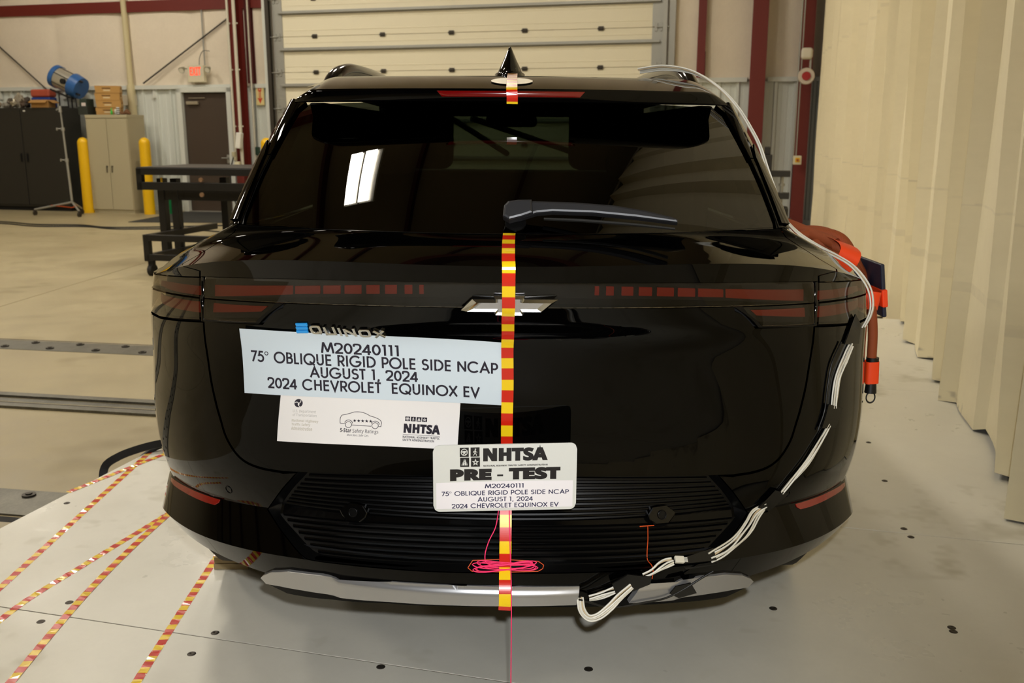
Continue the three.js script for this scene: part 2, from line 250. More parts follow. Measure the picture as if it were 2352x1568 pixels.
{ // high-bay lamps; the light of each is set at the top
  for (let k = 0; k < LAMP_SPOTS.length; k++) {
    const [b, d] = LAMP_SPOTS[k], t = thing('ceiling_lamp', `fluorescent high-bay lamp under the roof, number ${k + 1}`, 'lamp', hall(b, LAMP_Y, d), -TURN, 'fluorescent lamps under the roof');
    t.userData.label = 'fluorescent high-bay lamp with two banks of tubes under the roof';
    mesh('housing', [box(0.62, 0.06, 1.26, 0, 0.06, 0, 0.01), box(0.05, 0.05, 1.2, 0, 0.02, 0)], MAT.white, t);
    const em = new THREE.MeshStandardMaterial({ color: 0xffffff, emissive: LAMP_COLOR, emissiveIntensity: 14 });
    for (const x of [-0.22, -0.14, -0.06, 0.06, 0.14, 0.22]) mesh('fluorescent_tube', cyl(0.018, 1.18, x, -0.0, 0, 'z', 0.018, 10), em, t);
    for (const z of [0.4, -0.4]) mesh('hanger', rod(V(0, 0.08, z), V(0, CEILING - LAMP_Y, z), 0.006, 6), MAT.galv, t);
  }
}
{ // the photographer's flash
  const t = thing('camera_flash', 'small camera flash just above where the picture is taken from', 'flash', FLASH_AT.clone().add(V(0, -0.03, 0.02)), 0);
  mesh('flash_tube', box(0.045, 0.022, 0.006, 0, 0.03, -0.018, 0.003), new THREE.MeshStandardMaterial({ color: 0xffffff, emissive: 0xffffff, emissiveIntensity: 4 }), t);
  mesh('flash_head', [box(0.06, 0.032, 0.04, 0, 0.03, 0.006, 0.006), box(0.02, 0.06, 0.02, 0, -0.015, 0.012)], MAT.black, t);
}
// ---------- car body surface ----------
// Car coordinates: X to the right, Y above the platform, D forward of the camera's plane (metres).
const CAR_D = 4.1;                                            // the car's middle
const P3 = (X, Y, D) => new THREE.Vector3(X, Y, CAR_D - D);
const sweep = (x) => 0.45 * x * x + 0.25 * x ** 6;
// each row runs from the rear centre round the corner and along the side:
// [D0, Y0, W, Y1, Dc, py, Wm, Ys, crease]
const ROWS = [
  [1.870, 0.392, 0.862, 0.387, 2.320, 2, 0.900, 0.26, 1],     // 0 bottom edge
  [1.862, 0.475, 0.884, 0.424, 2.310, 2, 0.930, 0.34, 1],     // 1 lower crease
  [1.965, 0.549, 0.876, 0.496, 2.366, 2, 0.935, 0.46, 1],     // 2 edge over the reflectors
  [2.000, 0.634, 0.893, 0.582, 2.352, 2, 0.940, 0.56, 0],     // 3 tailgate bottom
  [2.000, 0.7696, 0.904, 0.680, 2.360, 2, 0.950, 0.68, 0],     // 4
  [1.945, 0.9375, 0.897, 0.820, 2.360, 2, 0.950, 0.82, 0],     // 5
  [1.892, 1.0027, 0.893, 0.925, 2.355, 2, 0.945, 0.92, 0],     // 6 under the lamps
  [1.862, 1.0376, 0.882, 0.992, 2.345, 2, 0.940, 0.98, 1],     // 7 light bar bottom
  [1.824, 1.0900, 0.872, 1.030, 2.340, 2, 0.930, 1.02, 1],     // 8 lamp top
  [1.805, 1.1286, 0.830, 1.045, 2.250, 4, 0.900, 1.05, 1],     // 9 lip
  [1.880, 1.158, 0.755, 1.098, 2.300, 4, 0.850, 1.09, 0],     // 10 shelf
  [1.960, 1.174, 0.615, 1.170, 2.170, 2, 0.650, 1.13, 1],     // 11 window bottom
  [2.360, 1.455, 0.562, 1.445, 2.545, 2, 0.576, 1.45, 1],     // 12 window top
];
const FRONT_D = 6.3;
function rowPoint(r, u) {
  const [D0, Y0, W, Y1, Dc, py, Wm, Ys] = r;
  if (u <= 1) {
    const X = W * u, g = (1 - u * u) ** 2, Db = Dc - sweep(W) + sweep(X);
    return [X, Y0 + (Y1 - Y0) * u ** py, Db + (D0 - Dc + sweep(W)) * g];
  }
  const D = Dc + (u - 1) * (FRONT_D - Dc), dX = 1 / (0.9 * W + 1.5 * W ** 5), dY = (Y1 - Y0) * py / W * dX;
  const e = Math.exp(-(D - Dc) * dX / (Wm - W)), q = Math.exp(-(D - Dc) * 3);
  return [Wm - (Wm - W) * e, Ys + (Y1 - Ys) * q + dY * (D - Dc) * q * q, D];
}
const hermite = (a, b, ma, mb, t) => { const t2 = t * t, t3 = t2 * t; return (2 * t3 - 3 * t2 + 1) * a + (t3 - 2 * t2 + t) * ma + (3 * t2 - 2 * t3) * b + (t3 - t2) * mb; };
function surf(u, v, side = 0) {                               // [X, Y, D]; side picks the band at a crease
  if (u < 0) { const p = surf(-u, v, side); return [-p[0], p[1], p[2]]; }
  if (v < 0) { const a = rowPoint(ROWS[0], u), b = rowPoint(ROWS[1], u); return a.map((x, k) => x + v * (b[k] - x)); }
  const n = ROWS.length - 1;
  let i = Math.min(n - 1, Math.max(0, Math.floor(v)));
  if (side < 0 && v === i && i > 0) i--;
  const t = v - i, p1 = rowPoint(ROWS[i], u), p2 = rowPoint(ROWS[i + 1], u);
  const c1 = ROWS[i][8] || i === 0, c2 = ROWS[i + 1][8] || i + 1 === n;
  const p0 = c1 ? null : rowPoint(ROWS[i - 1], u), p3 = c2 ? null : rowPoint(ROWS[i + 2], u);
  const bow = i === n - 1 ? 0.05 * t * (1 - t) : 0;            // the rear window bulges a little
  return [0, 1, 2].map((k) => {
    const d = p2[k] - p1[k];
    let ma = p0 ? (p2[k] - p0[k]) / 2 : null, mb = p3 ? (p3[k] - p1[k]) / 2 : null;
    if (ma === null && mb === null) { ma = mb = d; } else if (ma === null) ma = 1.5 * d - 0.5 * mb; else if (mb === null) mb = 1.5 * d - 0.5 * ma;
    return hermite(p1[k], p2[k], ma, mb, t) + bow * [0, 0.81, -0.59][k];
  });
}
// ---------- meshing of panels cut out of the body surface ----------
function creaseBands(lo, hi) { const c = [lo]; for (let i = 1; i < ROWS.length - 1; i++) if (ROWS[i][8] && i > lo && i < hi) c.push(i); c.push(hi); return c; }
function clipHalf(poly, k, at, keepAbove) {                    // Sutherland-Hodgman against one axis-aligned line
  const out = [];
  for (let i = 0; i < poly.length; i++) {
    const a = poly[i], b = poly[(i + 1) % poly.length], ia = keepAbove ? a[k] >= at : a[k] <= at, ib = keepAbove ? b[k] >= at : b[k] <= at;
    if (ia) out.push(a);
    if (ia !== ib) { const t = (at - a[k]) / (b[k] - a[k]); const p = [a[0] + (b[0] - a[0]) * t, a[1] + (b[1] - a[1]) * t]; p[k] = at; out.push(p); }
  }
  return out;
}
const area2 = (p) => { let s = 0; for (let i = 0; i < p.length; i++) { const a = p[i], b = p[(i + 1) % p.length]; s += a[0] * b[1] - a[1] * b[0]; } return s; };
const inside = (p, x, y) => { let c = false; for (let i = 0, j = p.length - 1; i < p.length; j = i++) if ((p[i][1] > y) !== (p[j][1] > y) && x < (p[j][0] - p[i][0]) * (y - p[i][1]) / (p[j][1] - p[i][1]) + p[i][0]) c = !c; return c; };
// point and normal of the surface moved out by off(u, v); lo/hi keep the finite differences inside one band
function point(u, v, off = 0, lo = -2, hi = 99) {
  const at = (a, b) => { const q = surf(a, b, b >= hi - 1e-6 ? -1 : 0); return P3(q[0], q[1], q[2]); };
  const e = 0.004, p = at(u, v), u0 = at(u - e, v), u1 = at(u + e, v), va = Math.max(lo, v - 0.02), vb = Math.min(hi, v + 0.02), v0 = at(u, va), v1 = at(u, vb);
  const n = u1.sub(u0).cross(v1.sub(v0)).normalize();
  return { p: p.addScaledVector(n, off), n };
}
const smooth = (pts, per = 6) => { const c = new THREE.CatmullRomCurve3(pts.map(([x, y]) => V(x, y * 0.1, 0)), false, 'centripetal'); return c.getPoints((pts.length - 1) * per).map((p) => [p.x, p.y * 10]); };
function inset(poly, d) {                                      // shrink an outline by d metres, leaving points on the centre line where they are
  const U = 0.88, W = 0.1, m = poly.map(([u, v]) => [u * U, v * W]), sgn = Math.sign(area2(m));
  return m.map((p, i) => {
    if (poly[i][0] < 1e-6 || poly[i][0] > 1.9) return poly[i];
    const a = m[(i + m.length - 1) % m.length], b = m[(i + 1) % m.length];
    let n = [0, 0]; for (const [q, r] of [[a, p], [p, b]]) { const dx = r[0] - q[0], dy = r[1] - q[1], l = Math.hypot(dx, dy); if (l > 1e-9) { n[0] -= dy / l; n[1] += dx / l; } }
    const l = Math.hypot(...n) || 1;
    return [Math.max(0, (p[0] + sgn * d * n[0] / l)) / U, (p[1] + sgn * d * n[1] / l) / W];
  });
}
function panel(poly, { off = 0, flange = 0.012, du = 0.02, dv = 0.12, mirror = true, offset } = {}) {
  const O = offset ?? (() => off), pos = [], nor = [], idx = [];
  const vs = poly.map((p) => p[1]), us = poly.map((p) => p[0]), vmin = Math.min(...vs), vmax = Math.max(...vs), umax = Math.max(...us), umin = Math.min(...us);
  const bands = creaseBands(vmin, vmax);
  const N = (u, v, lo, hi) => {
    if (!offset) return point(u, v, off, lo, hi);
    const q = point(u, v, O(u, v), lo, hi), a = point(u + 0.004, v, O(u + 0.004, v), lo, hi), b = point(u, v + 0.02, O(u, v + 0.02), lo, hi);
    return { p: q.p, n: a.p.sub(q.p).cross(b.p.sub(q.p)).normalize() };
  };
  for (let k = 0; k < bands.length - 1; k++) {
    const lo = bands[k], hi = bands[k + 1], cache = new Map();
    const vert = (u, v) => { const key = Math.round(u * 1e5) + ',' + Math.round(v * 1e5); if (!cache.has(key)) { const r = N(u, v, lo, hi); cache.set(key, pos.length / 3); pos.push(...r.p.toArray()); nor.push(...r.n.toArray()); } return cache.get(key); };
    const strip = clipHalf(clipHalf(poly, 1, lo, true), 1, hi, false);
    if (strip.length < 3) continue;
    const nu = Math.ceil((umax - umin) / du), nv = Math.max(2, Math.ceil((hi - lo) / dv));
    for (let j = 0; j < nv; j++) {
      const va = lo + (hi - lo) * j / nv, vb = lo + (hi - lo) * (j + 1) / nv, row = clipHalf(clipHalf(strip, 1, va, true), 1, vb, false);
      if (row.length < 3) continue;
      for (let i = 0; i < nu; i++) {
        const ua = umin + (umax - umin) * i / nu, ub = umin + (umax - umin) * (i + 1) / nu, c = clipHalf(clipHalf(row, 0, ua, true), 0, ub, false);
        const clean = c.filter((p, q) => { const r = c[(q + 1) % c.length]; return Math.abs(p[0] - r[0]) > 1e-7 || Math.abs(p[1] - r[1]) > 1e-7; });
        if (clean.length < 3 || Math.abs(area2(clean)) < 1e-9) continue;
        const ccw = area2(clean) > 0 ? clean : clean.slice().reverse();
        const tri = ccw.length === 3 ? [[0, 1, 2]] : ccw.length === 4 ? [[0, 1, 2], [0, 2, 3]] : THREE.ShapeUtils.triangulateShape(ccw.map((p) => new THREE.Vector2(p[0], p[1] * 0.1)), []);
        for (const t of tri) idx.push(...t.map((q) => vert(...ccw[q])));
      }
    }
  }
  if (flange) {
    const dense = []; for (let i = 0; i < poly.length; i++) { const a = poly[i], b = poly[(i + 1) % poly.length], n = Math.max(1, Math.ceil(Math.max(Math.abs(a[0] - b[0]) / 0.03, Math.abs(a[1] - b[1]) / 0.2))); for (let k = 0; k < n; k++) dense.push([a[0] + (b[0] - a[0]) * k / n, a[1] + (b[1] - a[1]) * k / n]); }
    for (let i = 0; i < dense.length; i++) {
      const a = dense[i], b = dense[(i + 1) % dense.length];
      if ((a[0] < 1e-5 && b[0] < 1e-5) || (a[0] > 1.98 && b[0] > 1.98)) continue;
      const A = N(a[0], a[1], vmin, vmax), B = N(b[0], b[1], vmin, vmax), t = B.p.clone().sub(A.p).normalize(); if (!t.lengthSq()) continue;
      const out = t.cross(A.n).normalize().multiplyScalar(area2(poly) > 0 ? 1 : -1), base = pos.length / 3, mid = A.n.clone().add(out).normalize();
      for (const [q, d, n] of [[A, 0, mid], [B, 0, mid], [A, 0.0025, out], [B, 0.0025, out], [A, flange, out], [B, flange, out]]) { pos.push(...q.p.clone().addScaledVector(q.n, -d).toArray()); nor.push(...n.toArray()); }
      for (const [x, y, z, w] of [[0, 1, 2, 3], [2, 3, 4, 5]]) idx.push(base + x, base + z, base + y, base + y, base + z, base + w);
    }
  }
  if (mirror) { const n = pos.length / 3, m = idx.length; for (let i = 0; i < n; i++) { pos.push(-pos[i * 3], pos[i * 3 + 1], pos[i * 3 + 2]); nor.push(-nor[i * 3], nor[i * 3 + 1], nor[i * 3 + 2]); } for (let i = 0; i < m; i += 3) idx.push(idx[i] + n, idx[i + 2] + n, idx[i + 1] + n); }
  const g = new THREE.BufferGeometry(); g.setAttribute('position', new THREE.Float32BufferAttribute(pos, 3)); g.setAttribute('normal', new THREE.Float32BufferAttribute(nor, 3)); g.setIndex(idx); return g;
}
const flip = (g) => { const c = g.clone(); c.applyMatrix4(new THREE.Matrix4().makeScale(-1, 1, 1)); const ix = c.index.array; for (let i = 0; i < ix.length; i += 3) { const t = ix[i]; ix[i] = ix[i + 1]; ix[i + 1] = t; } return c; };
// a frame standing on the surface: x along u, y up the surface, z outwards
function frameAt(u, v, off = 0) { const q = point(u, v, off), a = point(u + 0.004, v, off), x = a.p.sub(q.p).normalize(), y = q.n.clone().cross(x).normalize(); return new THREE.Matrix4().makeBasis(x, y, q.n).setPosition(q.p); }
const onCar = (g, u, v, off = 0, roll = 0) => g.applyMatrix4(new THREE.Matrix4().makeRotationZ(roll)).applyMatrix4(frameAt(u, v, off));

// ---------- the car ----------
const PAINT = M(0x020202, 0.022, 0, { specularIntensity: 0.5 }), SATIN = M(0x060606, 0.34, 0, { specularIntensity: 0.5 }), GLOSS = M(0x040404, 0.06), DEEP = M(0x040404, 0.95);
const SILVER = M(0xb4b4b4, 0.3, 0.75), REDLENS = M(0x8a0d0a, 0.12, 0, { clearcoat: 1 }), SMOKE = new THREE.MeshPhysicalMaterial({ color: new THREE.Color(0.62, 0.57, 0.5), roughness: 0.03, transmission: 1, thickness: 0, ior: 1.5 });
const PRIVACY = new THREE.MeshPhysicalMaterial({ color: new THREE.Color(0.045, 0.055, 0.045), roughness: 0.0, transmission: 1, thickness: 0, ior: 1.5 });
const CLEAR = new THREE.MeshPhysicalMaterial({ color: new THREE.Color(0.62, 0.74, 0.62), roughness: 0.0, transmission: 1, thickness: 0, ior: 1.5 });
const car = thing('car', 'glossy black electric estate car on the white platform, hung with tapes, papers and wires', 'car', V(-0.014, 0.14, -CAR_D), 0);
car.rotation.z = -0.0079;
car.updateMatrixWorld();
const part = (name, geo, mat, parent = car) => mesh(name, geo, mat, parent);
const pair = (name, poly, opts, mat, parent = car) => { const g = panel(poly, { ...opts, mirror: false }); part(name, g, mat, parent); part(name, flip(g), mat, parent); };
const SEAM = smooth([[0.769, 5.97], [0.767, 5.31], [0.756, 4.69], [0.740, 4.29], [0.729, 4.05], [0.719, 3.77], [0.706, 3.56], [0.690, 3.38], [0.668, 3.24], [0.630, 3.13], [0.568, 3.06]]);
const LOBE = [[0.538, 6.72], [0.556, 6.55], [0.592, 5.94]];
const RECESS = smooth([[0.530, 3.06], [0.576, 2.63], [0.630, 1.96]]).concat(smooth([[0.577, 1.53], [0.513, 1.10], [0.496, 1.03], [0.461, 1.0]])).concat([[0.36, 0.98], [0.2, 0.96], [0, 0.97]]);
const RECESS_IN = smooth([[0.514, 3.0], [0.559, 2.60], [0.611, 1.97]]).concat(smooth([[0.562, 1.67], [0.509, 1.35], [0.491, 1.27], [0.470, 1.23]])).concat([[0.36, 1.22], [0.2, 1.23], [0, 1.25]]);
// tailgate: lower panel with the shelf, lamps, window, badge and wiper as its pieces
const gate = part('tailgate', panel(inset([[0, 3.0], [0, 7.0], [0.536, 7.0], ...LOBE, [0.770, 6.02], ...SEAM, [0.517, 3.05], [0.207, 3.00]], 0.0032)), PAINT);
part('tailgate_shelf', panel(inset([[0, 8.13], [0, 10.93], [0.90, 10.93], [0.982, 10.93], [0.938, 10.6], [0.905, 10.04], [0.894, 9.52], [0.907, 9.13], [0.842, 8.70], [0.803, 8.49], [0.795, 8.13]], 0.0016)), PAINT, gate);
part('gate_gap_liner', panel([[0, 2.9], [0, 8.0], [0.80, 8.0], [0.79, 5.9], [0.74, 3.6], [0.68, 3.0], [0.52, 2.9]], { off: -0.028, flange: 0, du: 0.04, dv: 0.25 }), DEEP, gate);
part('rear_window', panel(inset([[0, 10.98], [0, 12], [0.93, 12], [0.965, 11.9], [0.975, 11.6], [0.982, 11.3], [0.983, 10.98]], 0.001), { flange: 0, off: -0.004 }), PRIVACY, gate);
part('window_seal', panel([[0, 10.93], [0, 10.985], [0.972, 10.985], [0.98, 11.05], [0.98, 11.3], [0.973, 11.6], [0.962, 11.9], [0.97, 11.9], [0.983, 11.6], [0.99, 11.3], [0.992, 11.02], [0.98, 10.93]], { off: 0.001, flange: 0.006 }), SATIN, gate);
// lamps
const lamp = (name, poly, strips, parent, mirror) => {
  const mk = (f) => {
    const g = new THREE.Group(); g.name = name; parent.add(g);
    part('lamp_housing', f(panel(poly, { off: -0.034, flange: 0, mirror })), M(0x1a1713, 0.5), g);
    part('lamp_lens', f(panel(inset(poly, 0.0015), { off: 0, flange: 0.03, mirror })), SMOKE, g);
    for (const s of strips) part('reflector_strip', f(panel(s, { off: -0.022, flange: 0.004, mirror, du: 0.03 })), REDSTRIP, g);
  };
  mk((g) => g); if (!mirror) mk(flip);
};
const REDSTRIP = M(0x8a261b, 0.4);
const seg = (a, b, v0 = 7.22, v1 = 7.58) => [[a, v0], [b, v0], [b, v1], [a, v1]];
const barStrips = []; for (const [a, b] of [[0.198, 0.208], [0.225, 0.243], [0.262, 0.29], [0.304, 0.336], [0.349, 0.391], [0.402, 0.446], [0.455, 0.522]]) barStrips.push(seg(a, b));
barStrips.push([[0.53, 7.2], [0.768, 7.06], [0.772, 7.66], [0.53, 7.6]]);
{ const g = new THREE.Group(); g.name = 'light_bar'; gate.add(g);
  const poly = [[0, 7.02], [0, 8.12], [0.776, 8.12], [0.777, 7.5], [0.772, 7.02]];
  part('lamp_housing', panel(poly, { off: -0.034, flange: 0 }), M(0x0b0a08, 0.4), g);
  part('lamp_lens', panel(inset(poly, 0.001), { flange: 0.03 }), SMOKE, g);
  for (const s of barStrips) for (const f of [(q) => q, flip]) part('reflector_strip', f(panel(s, { off: -0.024, flange: 0.003, mirror: false, du: 0.04 })), REDSTRIP, g); }
lamp('inner_tail_lamp', [[0.557, 6.72], [0.545, 6.96], [0.771, 6.96], [0.768, 6.06], [0.609, 6.0]], [[[0.612, 6.32], [0.595, 6.6], [0.766, 6.72], [0.766, 6.28]]], car, false);
lamp('outer_tail_lamp', [[0.789, 7.04], [0.796, 8.04], [0.87, 8.0], [0.96, 7.96], [1.03, 7.9], [1.06, 7.4], [1.03, 7.04], [0.95, 7.02]], [[[0.80, 7.06], [0.80, 7.56], [0.95, 7.6], [1.01, 7.55], [1.01, 7.2], [0.95, 7.1]]], car, false);
lamp('outer_tail_lamp', [[0.782, 6.05], [0.789, 6.94], [0.95, 6.96], [1.03, 6.95], [1.06, 6.5], [1.03, 6.1], [0.95, 6.0]], [[[0.795, 6.24], [0.797, 6.74], [0.95, 6.74], [1.02, 6.7], [1.02, 6.4], [0.95, 6.32]]], car, false);
for (const s of [-1, 1]) part('lamp_divider', tube(smooth([[0.788, 8.1], [0.785, 7.6], [0.781, 7.2], [0.784, 6.95], [0.777, 6.5], [0.774, 6.0]], 3).map(([u, v]) => point(s * u, v, -0.004).p), 0.0052, 40, 8), GLOSS);
pair('lamp_surround', [[0.556, 6.98], [0.535, 6.98], [0.552, 6.7], [0.600, 5.96], [0.770, 6.0], [0.769, 6.05], [0.609, 6.0], [0.568, 6.6]], { off: 0.001, flange: 0.02 }, SATIN);
// body sides, with the wheel arches cut out
const uAt = (v, D) => { const i = Math.min(11, Math.floor(Math.max(0, v))), Dc = ROWS[i][4]; return 1 + (D - Dc) / (FRONT_D - Dc); };
const arch = (Dw, r) => { const pts = []; for (let k = 0; k <= 16; k++) { const t = Math.PI * k / 16, D = Dw - r * Math.cos(t), Y = 0.35 + r * Math.sin(t); let v = 0; for (let q = 0; q < 6; q += 0.02) { const p = surf(uAt(q, D), q); if (p[1] >= Y) { v = q; break; } } pts.push([uAt(v, D), v]); } return pts.filter((p) => p[1] > 0); };
const REAR_W = 2.98, FRONT_W = 5.62;
const sideTop = [[1.06, 8.0], [1.02, 8.05], [0.95, 8.08], [0.87, 8.1], [0.80, 8.12], [0.807, 8.47], [0.845, 8.68], [0.911, 9.13], [0.898, 9.52], [0.909, 10.04], [0.942, 10.6], [0.986, 10.93]];
pair('quarter_panel', [[1.06, 8.0], ...sideTop, [1.0, 11], [1.99, 11], [1.99, 0], ...arch(FRONT_W, 0.4).reverse().map((p) => p), [uAt(0, FRONT_W - 0.42), 0], [uAt(0, REAR_W + 0.42), 0], ...arch(REAR_W, 0.4).reverse(), [1.10, 0.02], [1.095, 6.0], [1.07, 6.06], [1.1, 6.5], [1.1, 7.4]].filter((p, i, a) => !i || p[0] !== a[i - 1][0] || p[1] !== a[i - 1][1]), { flange: 0, du: 0.02 }, PAINT);
// bumper cover
const bumper = part('bumper', panel(inset([[0, 0], [0, 0.95], ...RECESS.slice().reverse().slice(1), [0.569, 3.05], ...SEAM.slice().reverse().slice(1), [0.772, 5.98], [0.95, 5.96], [1.03, 6.04], [1.09, 6.0], [1.095, 0.02], [1.0, 0]], 0.0026), { flange: 0.02 }), PAINT);
{ // number plate recess: bevelled wall, floor and ribs
  const dp = -0.024, a = RECESS, b = RECESS_IN, n = 60, pos = [], nor = [], idx = [];
  const along = (pl, t) => { const x = t * (pl.length - 1), i = Math.min(pl.length - 2, Math.floor(x)), f = x - i; return [pl[i][0] + (pl[i + 1][0] - pl[i][0]) * f, pl[i][1] + (pl[i + 1][1] - pl[i][1]) * f]; };
  for (let k = 0; k <= n; k++) { const A = point(...along(a, k / n), -0.001), B = point(...along(b, k / n), dp); pos.push(...A.p.toArray(), ...B.p.toArray()); if (k) { const q = k * 2; idx.push(q - 2, q - 1, q, q, q - 1, q + 1); } }
  const g = new THREE.BufferGeometry(); g.setAttribute('position', new THREE.Float32BufferAttribute(pos, 3)); g.setIndex(idx); g.computeVertexNormals();
  part('recess_rim', [g, flip(g)], SATIN, bumper);
  part('recess_floor', panel([[0, 3.05], ...b, [0, 1.24]].filter((p, i, l) => !i || p !== l[i - 1]), { off: dp, flange: 0 }), SATIN, bumper);
  const rib = M(0x040404, 0.18, 0, { specularIntensity: 0.5 });
  for (let k = 0; k < 15; k++) {
    const v = 2.93 - k * 0.118, hit = []; for (let i = 1; i < b.length; i++) { const [p, q] = [b[i - 1], b[i]]; if ((p[1] - v) * (q[1] - v) <= 0 && p[1] !== q[1]) hit.push(p[0] + (q[0] - p[0]) * (v - p[1]) / (q[1] - p[1])); }
    const um = (hit.length ? Math.min(...hit) : 0.45) - 0.012, P = [], I = [], sect = [[0.045, 0], [0.028, 0.0045], [-0.006, 0.005], [-0.03, 0.0]], NU = 50;
    for (let i = 0; i <= NU; i++) for (const [dv, o] of sect) P.push(...point(-um + 2 * um * i / NU, v + dv, dp + o).p.toArray());
    for (let i = 0; i < NU; i++) for (let s = 0; s < 3; s++) { const q = i * 4 + s; I.push(q, q + 4, q + 1, q + 1, q + 4, q + 5); }
    const rg = new THREE.BufferGeometry(); rg.setAttribute('position', new THREE.Float32BufferAttribute(P, 3)); rg.setIndex(I.reverse()); const r2 = rg.toNonIndexed(); r2.computeVertexNormals();
    part('rib', r2, rib, bumper);
  }
}
for (const s of [-1, 1]) {
  const dia = [[-0.034, 0.002], [-0.022, 0.018], [0.012, 0.02], [0.034, 0.002], [0.03, -0.006], [0.016, -0.022], [-0.016, -0.022], [-0.03, -0.01]].map(([x, y]) => [x * s, y]);
  const g = new THREE.Group(); g.name = 'parking_sensor'; bumper.add(g);
  part('sensor_housing', onCar(extrude(s < 0 ? dia.slice().reverse() : dia, 0.02, 0.003), s * 0.395, 2.07, -0.0285), GLOSS, g);
  part('sensor_face', [onCar(new THREE.TorusGeometry(0.0095, 0.0012, 8, 28), s * 0.395, 2.065, -0.0035), onCar(cyl(0.0085, 0.003, 0, 0, 0, 'z'), s * 0.395, 2.065, -0.0055)], SATIN, g);
  part('reflector', [panel([[1.0, 1.93], [0.96, 1.95], [0.918, 1.97], [0.834, 1.975], [0.784, 1.97], [0.786, 1.89], [0.798, 1.81], [0.831, 1.80], [0.921, 1.81], [0.977, 1.80], [0.998, 1.84]], { off: 0.002, flange: 0.01, mirror: false })].map((q) => (s > 0 ? q : flip(q))), REDLENS, bumper);
  part('outer_sensor', onCar(new THREE.TorusGeometry(0.0095, 0.0009, 8, 28), s * 0.741, 2.42, 0.0006), SATIN, bumper);
}
// silver skid plate with its bright upper chamfer; the right part is broken off short of the left
const chamfer = (u, v) => { const t = Math.min(1, Math.max(0, (0.58 - v) / 0.17)), w = Math.min(1, Math.max(0, (0.445 - u) / 0.03)); return 0.004 + 0.011 * t * w + 0.004 * (1 - w); };
const skidOut = [[0.655, -0.2], [0.644, -0.04], [0.610, 0.26], [0.555, 0.48], [0.46, 0.56], [0.435, 0.55], [0.419, 0.51], [0.282, 0.58], [0.121, 0.60]];
const skidLow = [[0.121, 0.10], [0.288, 0.04], [0.427, -0.08], [0.528, -0.19], [0.6, -0.3], [0.645, -0.42]];
part('skid_plate', flip(panel([[0, 0.59], [0, 0.12], ...skidLow, ...skidOut], { offset: chamfer, flange: 0.014, mirror: false })), SILVER, bumper);
part('skid_plate', panel([[0.175, 0.575], [0, 0.59], [0, 0.12], [0.121, 0.12], [0.168, 0.11]], { offset: chamfer, flange: 0.014, mirror: false }), SILVER, bumper);
part('skid_plate', panel([[0.325, 0.55], [0.30, 0.04], [0.427, -0.08], [0.528, -0.19], [0.6, -0.3], [0.645, -0.42], ...skidOut.slice(0, 7)], { offset: chamfer, flange: 0.014, mirror: false }), SILVER, bumper);
part('valance', panel([[0, 0.14], [0, 0.0], [0.123, -0.03], [0.3, -0.14], [0.45, -0.36], [0.59, -0.66], [0.64, -0.55], [0.65, -0.4], [0.6, -0.27], [0.528, -0.16], [0.427, -0.05], [0.288, 0.08], [0.121, 0.14]], { off: 0.002, flange: 0.05 }), M(0x050505, 0.55, 0, { specularIntensity: 0.3 }), bumper);
part('break_edge', [panel([[0.165, 0.57], [0.165, 0.04], [0.34, -0.02], [0.345, 0.54]], { off: -0.02, flange: 0.03, mirror: false })], DEEP, bumper);
// inner shell keeps light out of the gaps
part('inner_shell', panel([[0, -0.1], [0, 7.95], [1.9, 7.95], [1.9, 0], [1.0, 0]], { off: -0.045, flange: 0, du: 0.05, dv: 0.4 }), DEEP);
part('underbody', box(1.5, 0.05, 3.1, 0, 0.3, -0.5), DEEP);
// pillars and side windows
pair('rear_pillar', [[0.983, 10.98], [0.982, 11.3], [0.975, 11.6], [0.965, 11.9], [0.93, 12], [1.07, 12], [1.075, 11.5], [1.07, 11.02], [1.0, 10.98]], { off: 0.003, flange: 0.01, du: 0.008 }, PAINT);
pair('pillar_trim', [[0.995, 11.02], [0.998, 11.5], [1.003, 11.62], [1.006, 11.4], [1.005, 11.02]], { off: 0.008, flange: 0.006, du: 0.006 }, GLOSS);
pair('side_window', [[1.07, 11.02], [1.075, 11.5], [1.07, 11.97], [1.5, 11.97], [1.62, 11.02]], { flange: 0, du: 0.03 }, PRIVACY);
// roof and spoiler
const edgeSweep = (x) => sweep(x) * 0.95;
function loft(rows, mirrorCap) { const n = rows[0].length, pos = [], uvs = [], idx = []; rows.forEach((r) => r.forEach((p) => { pos.push(...(p.isVector3 ? p.toArray() : p)); uvs.push(0, 0); })); for (let i = 0; i < rows.length - 1; i++) for (let j = 0; j < n - 1; j++) { const a = i * n + j, b = a + n; idx.push(a, a + 1, b, b, a + 1, b + 1); } const g = new THREE.BufferGeometry(); g.setAttribute('position', new THREE.Float32BufferAttribute(pos, 3)); g.setAttribute('uv', new THREE.Float32BufferAttribute(uvs, 2)); g.setIndex(idx); g.computeVertexNormals(); return g; }
const XS = []; for (let i = -40; i <= 40; i++) XS.push(0.545 * Math.sin(Math.PI / 2 * i / 40));
const roofY = (x, D) => { const base = D < 3.2 ? 1.515 + 0.025 * (1 - ((3.2 - D) / 0.7) ** 2) : 1.54 - 0.028 * ((D - 3.2) / 1.7) ** 2; const t = Math.abs(x) / 0.58; return base - 0.02 * t * t - 0.05 * Math.max(0, t - 0.86) ** 1.5 * 8; };
const roofRows = []; for (let k = 0; k <= 40; k++) { const D = 2.5 + 2.3 * k / 40; roofRows.push(XS.map((x) => P3(x * (1 + 0.03 * Math.sin(k / 40 * 3)), roofY(x, D), D + edgeSweep(x) * Math.max(0, 1 - k / 12)))); }
part('roof', loft(roofRows), PAINT);
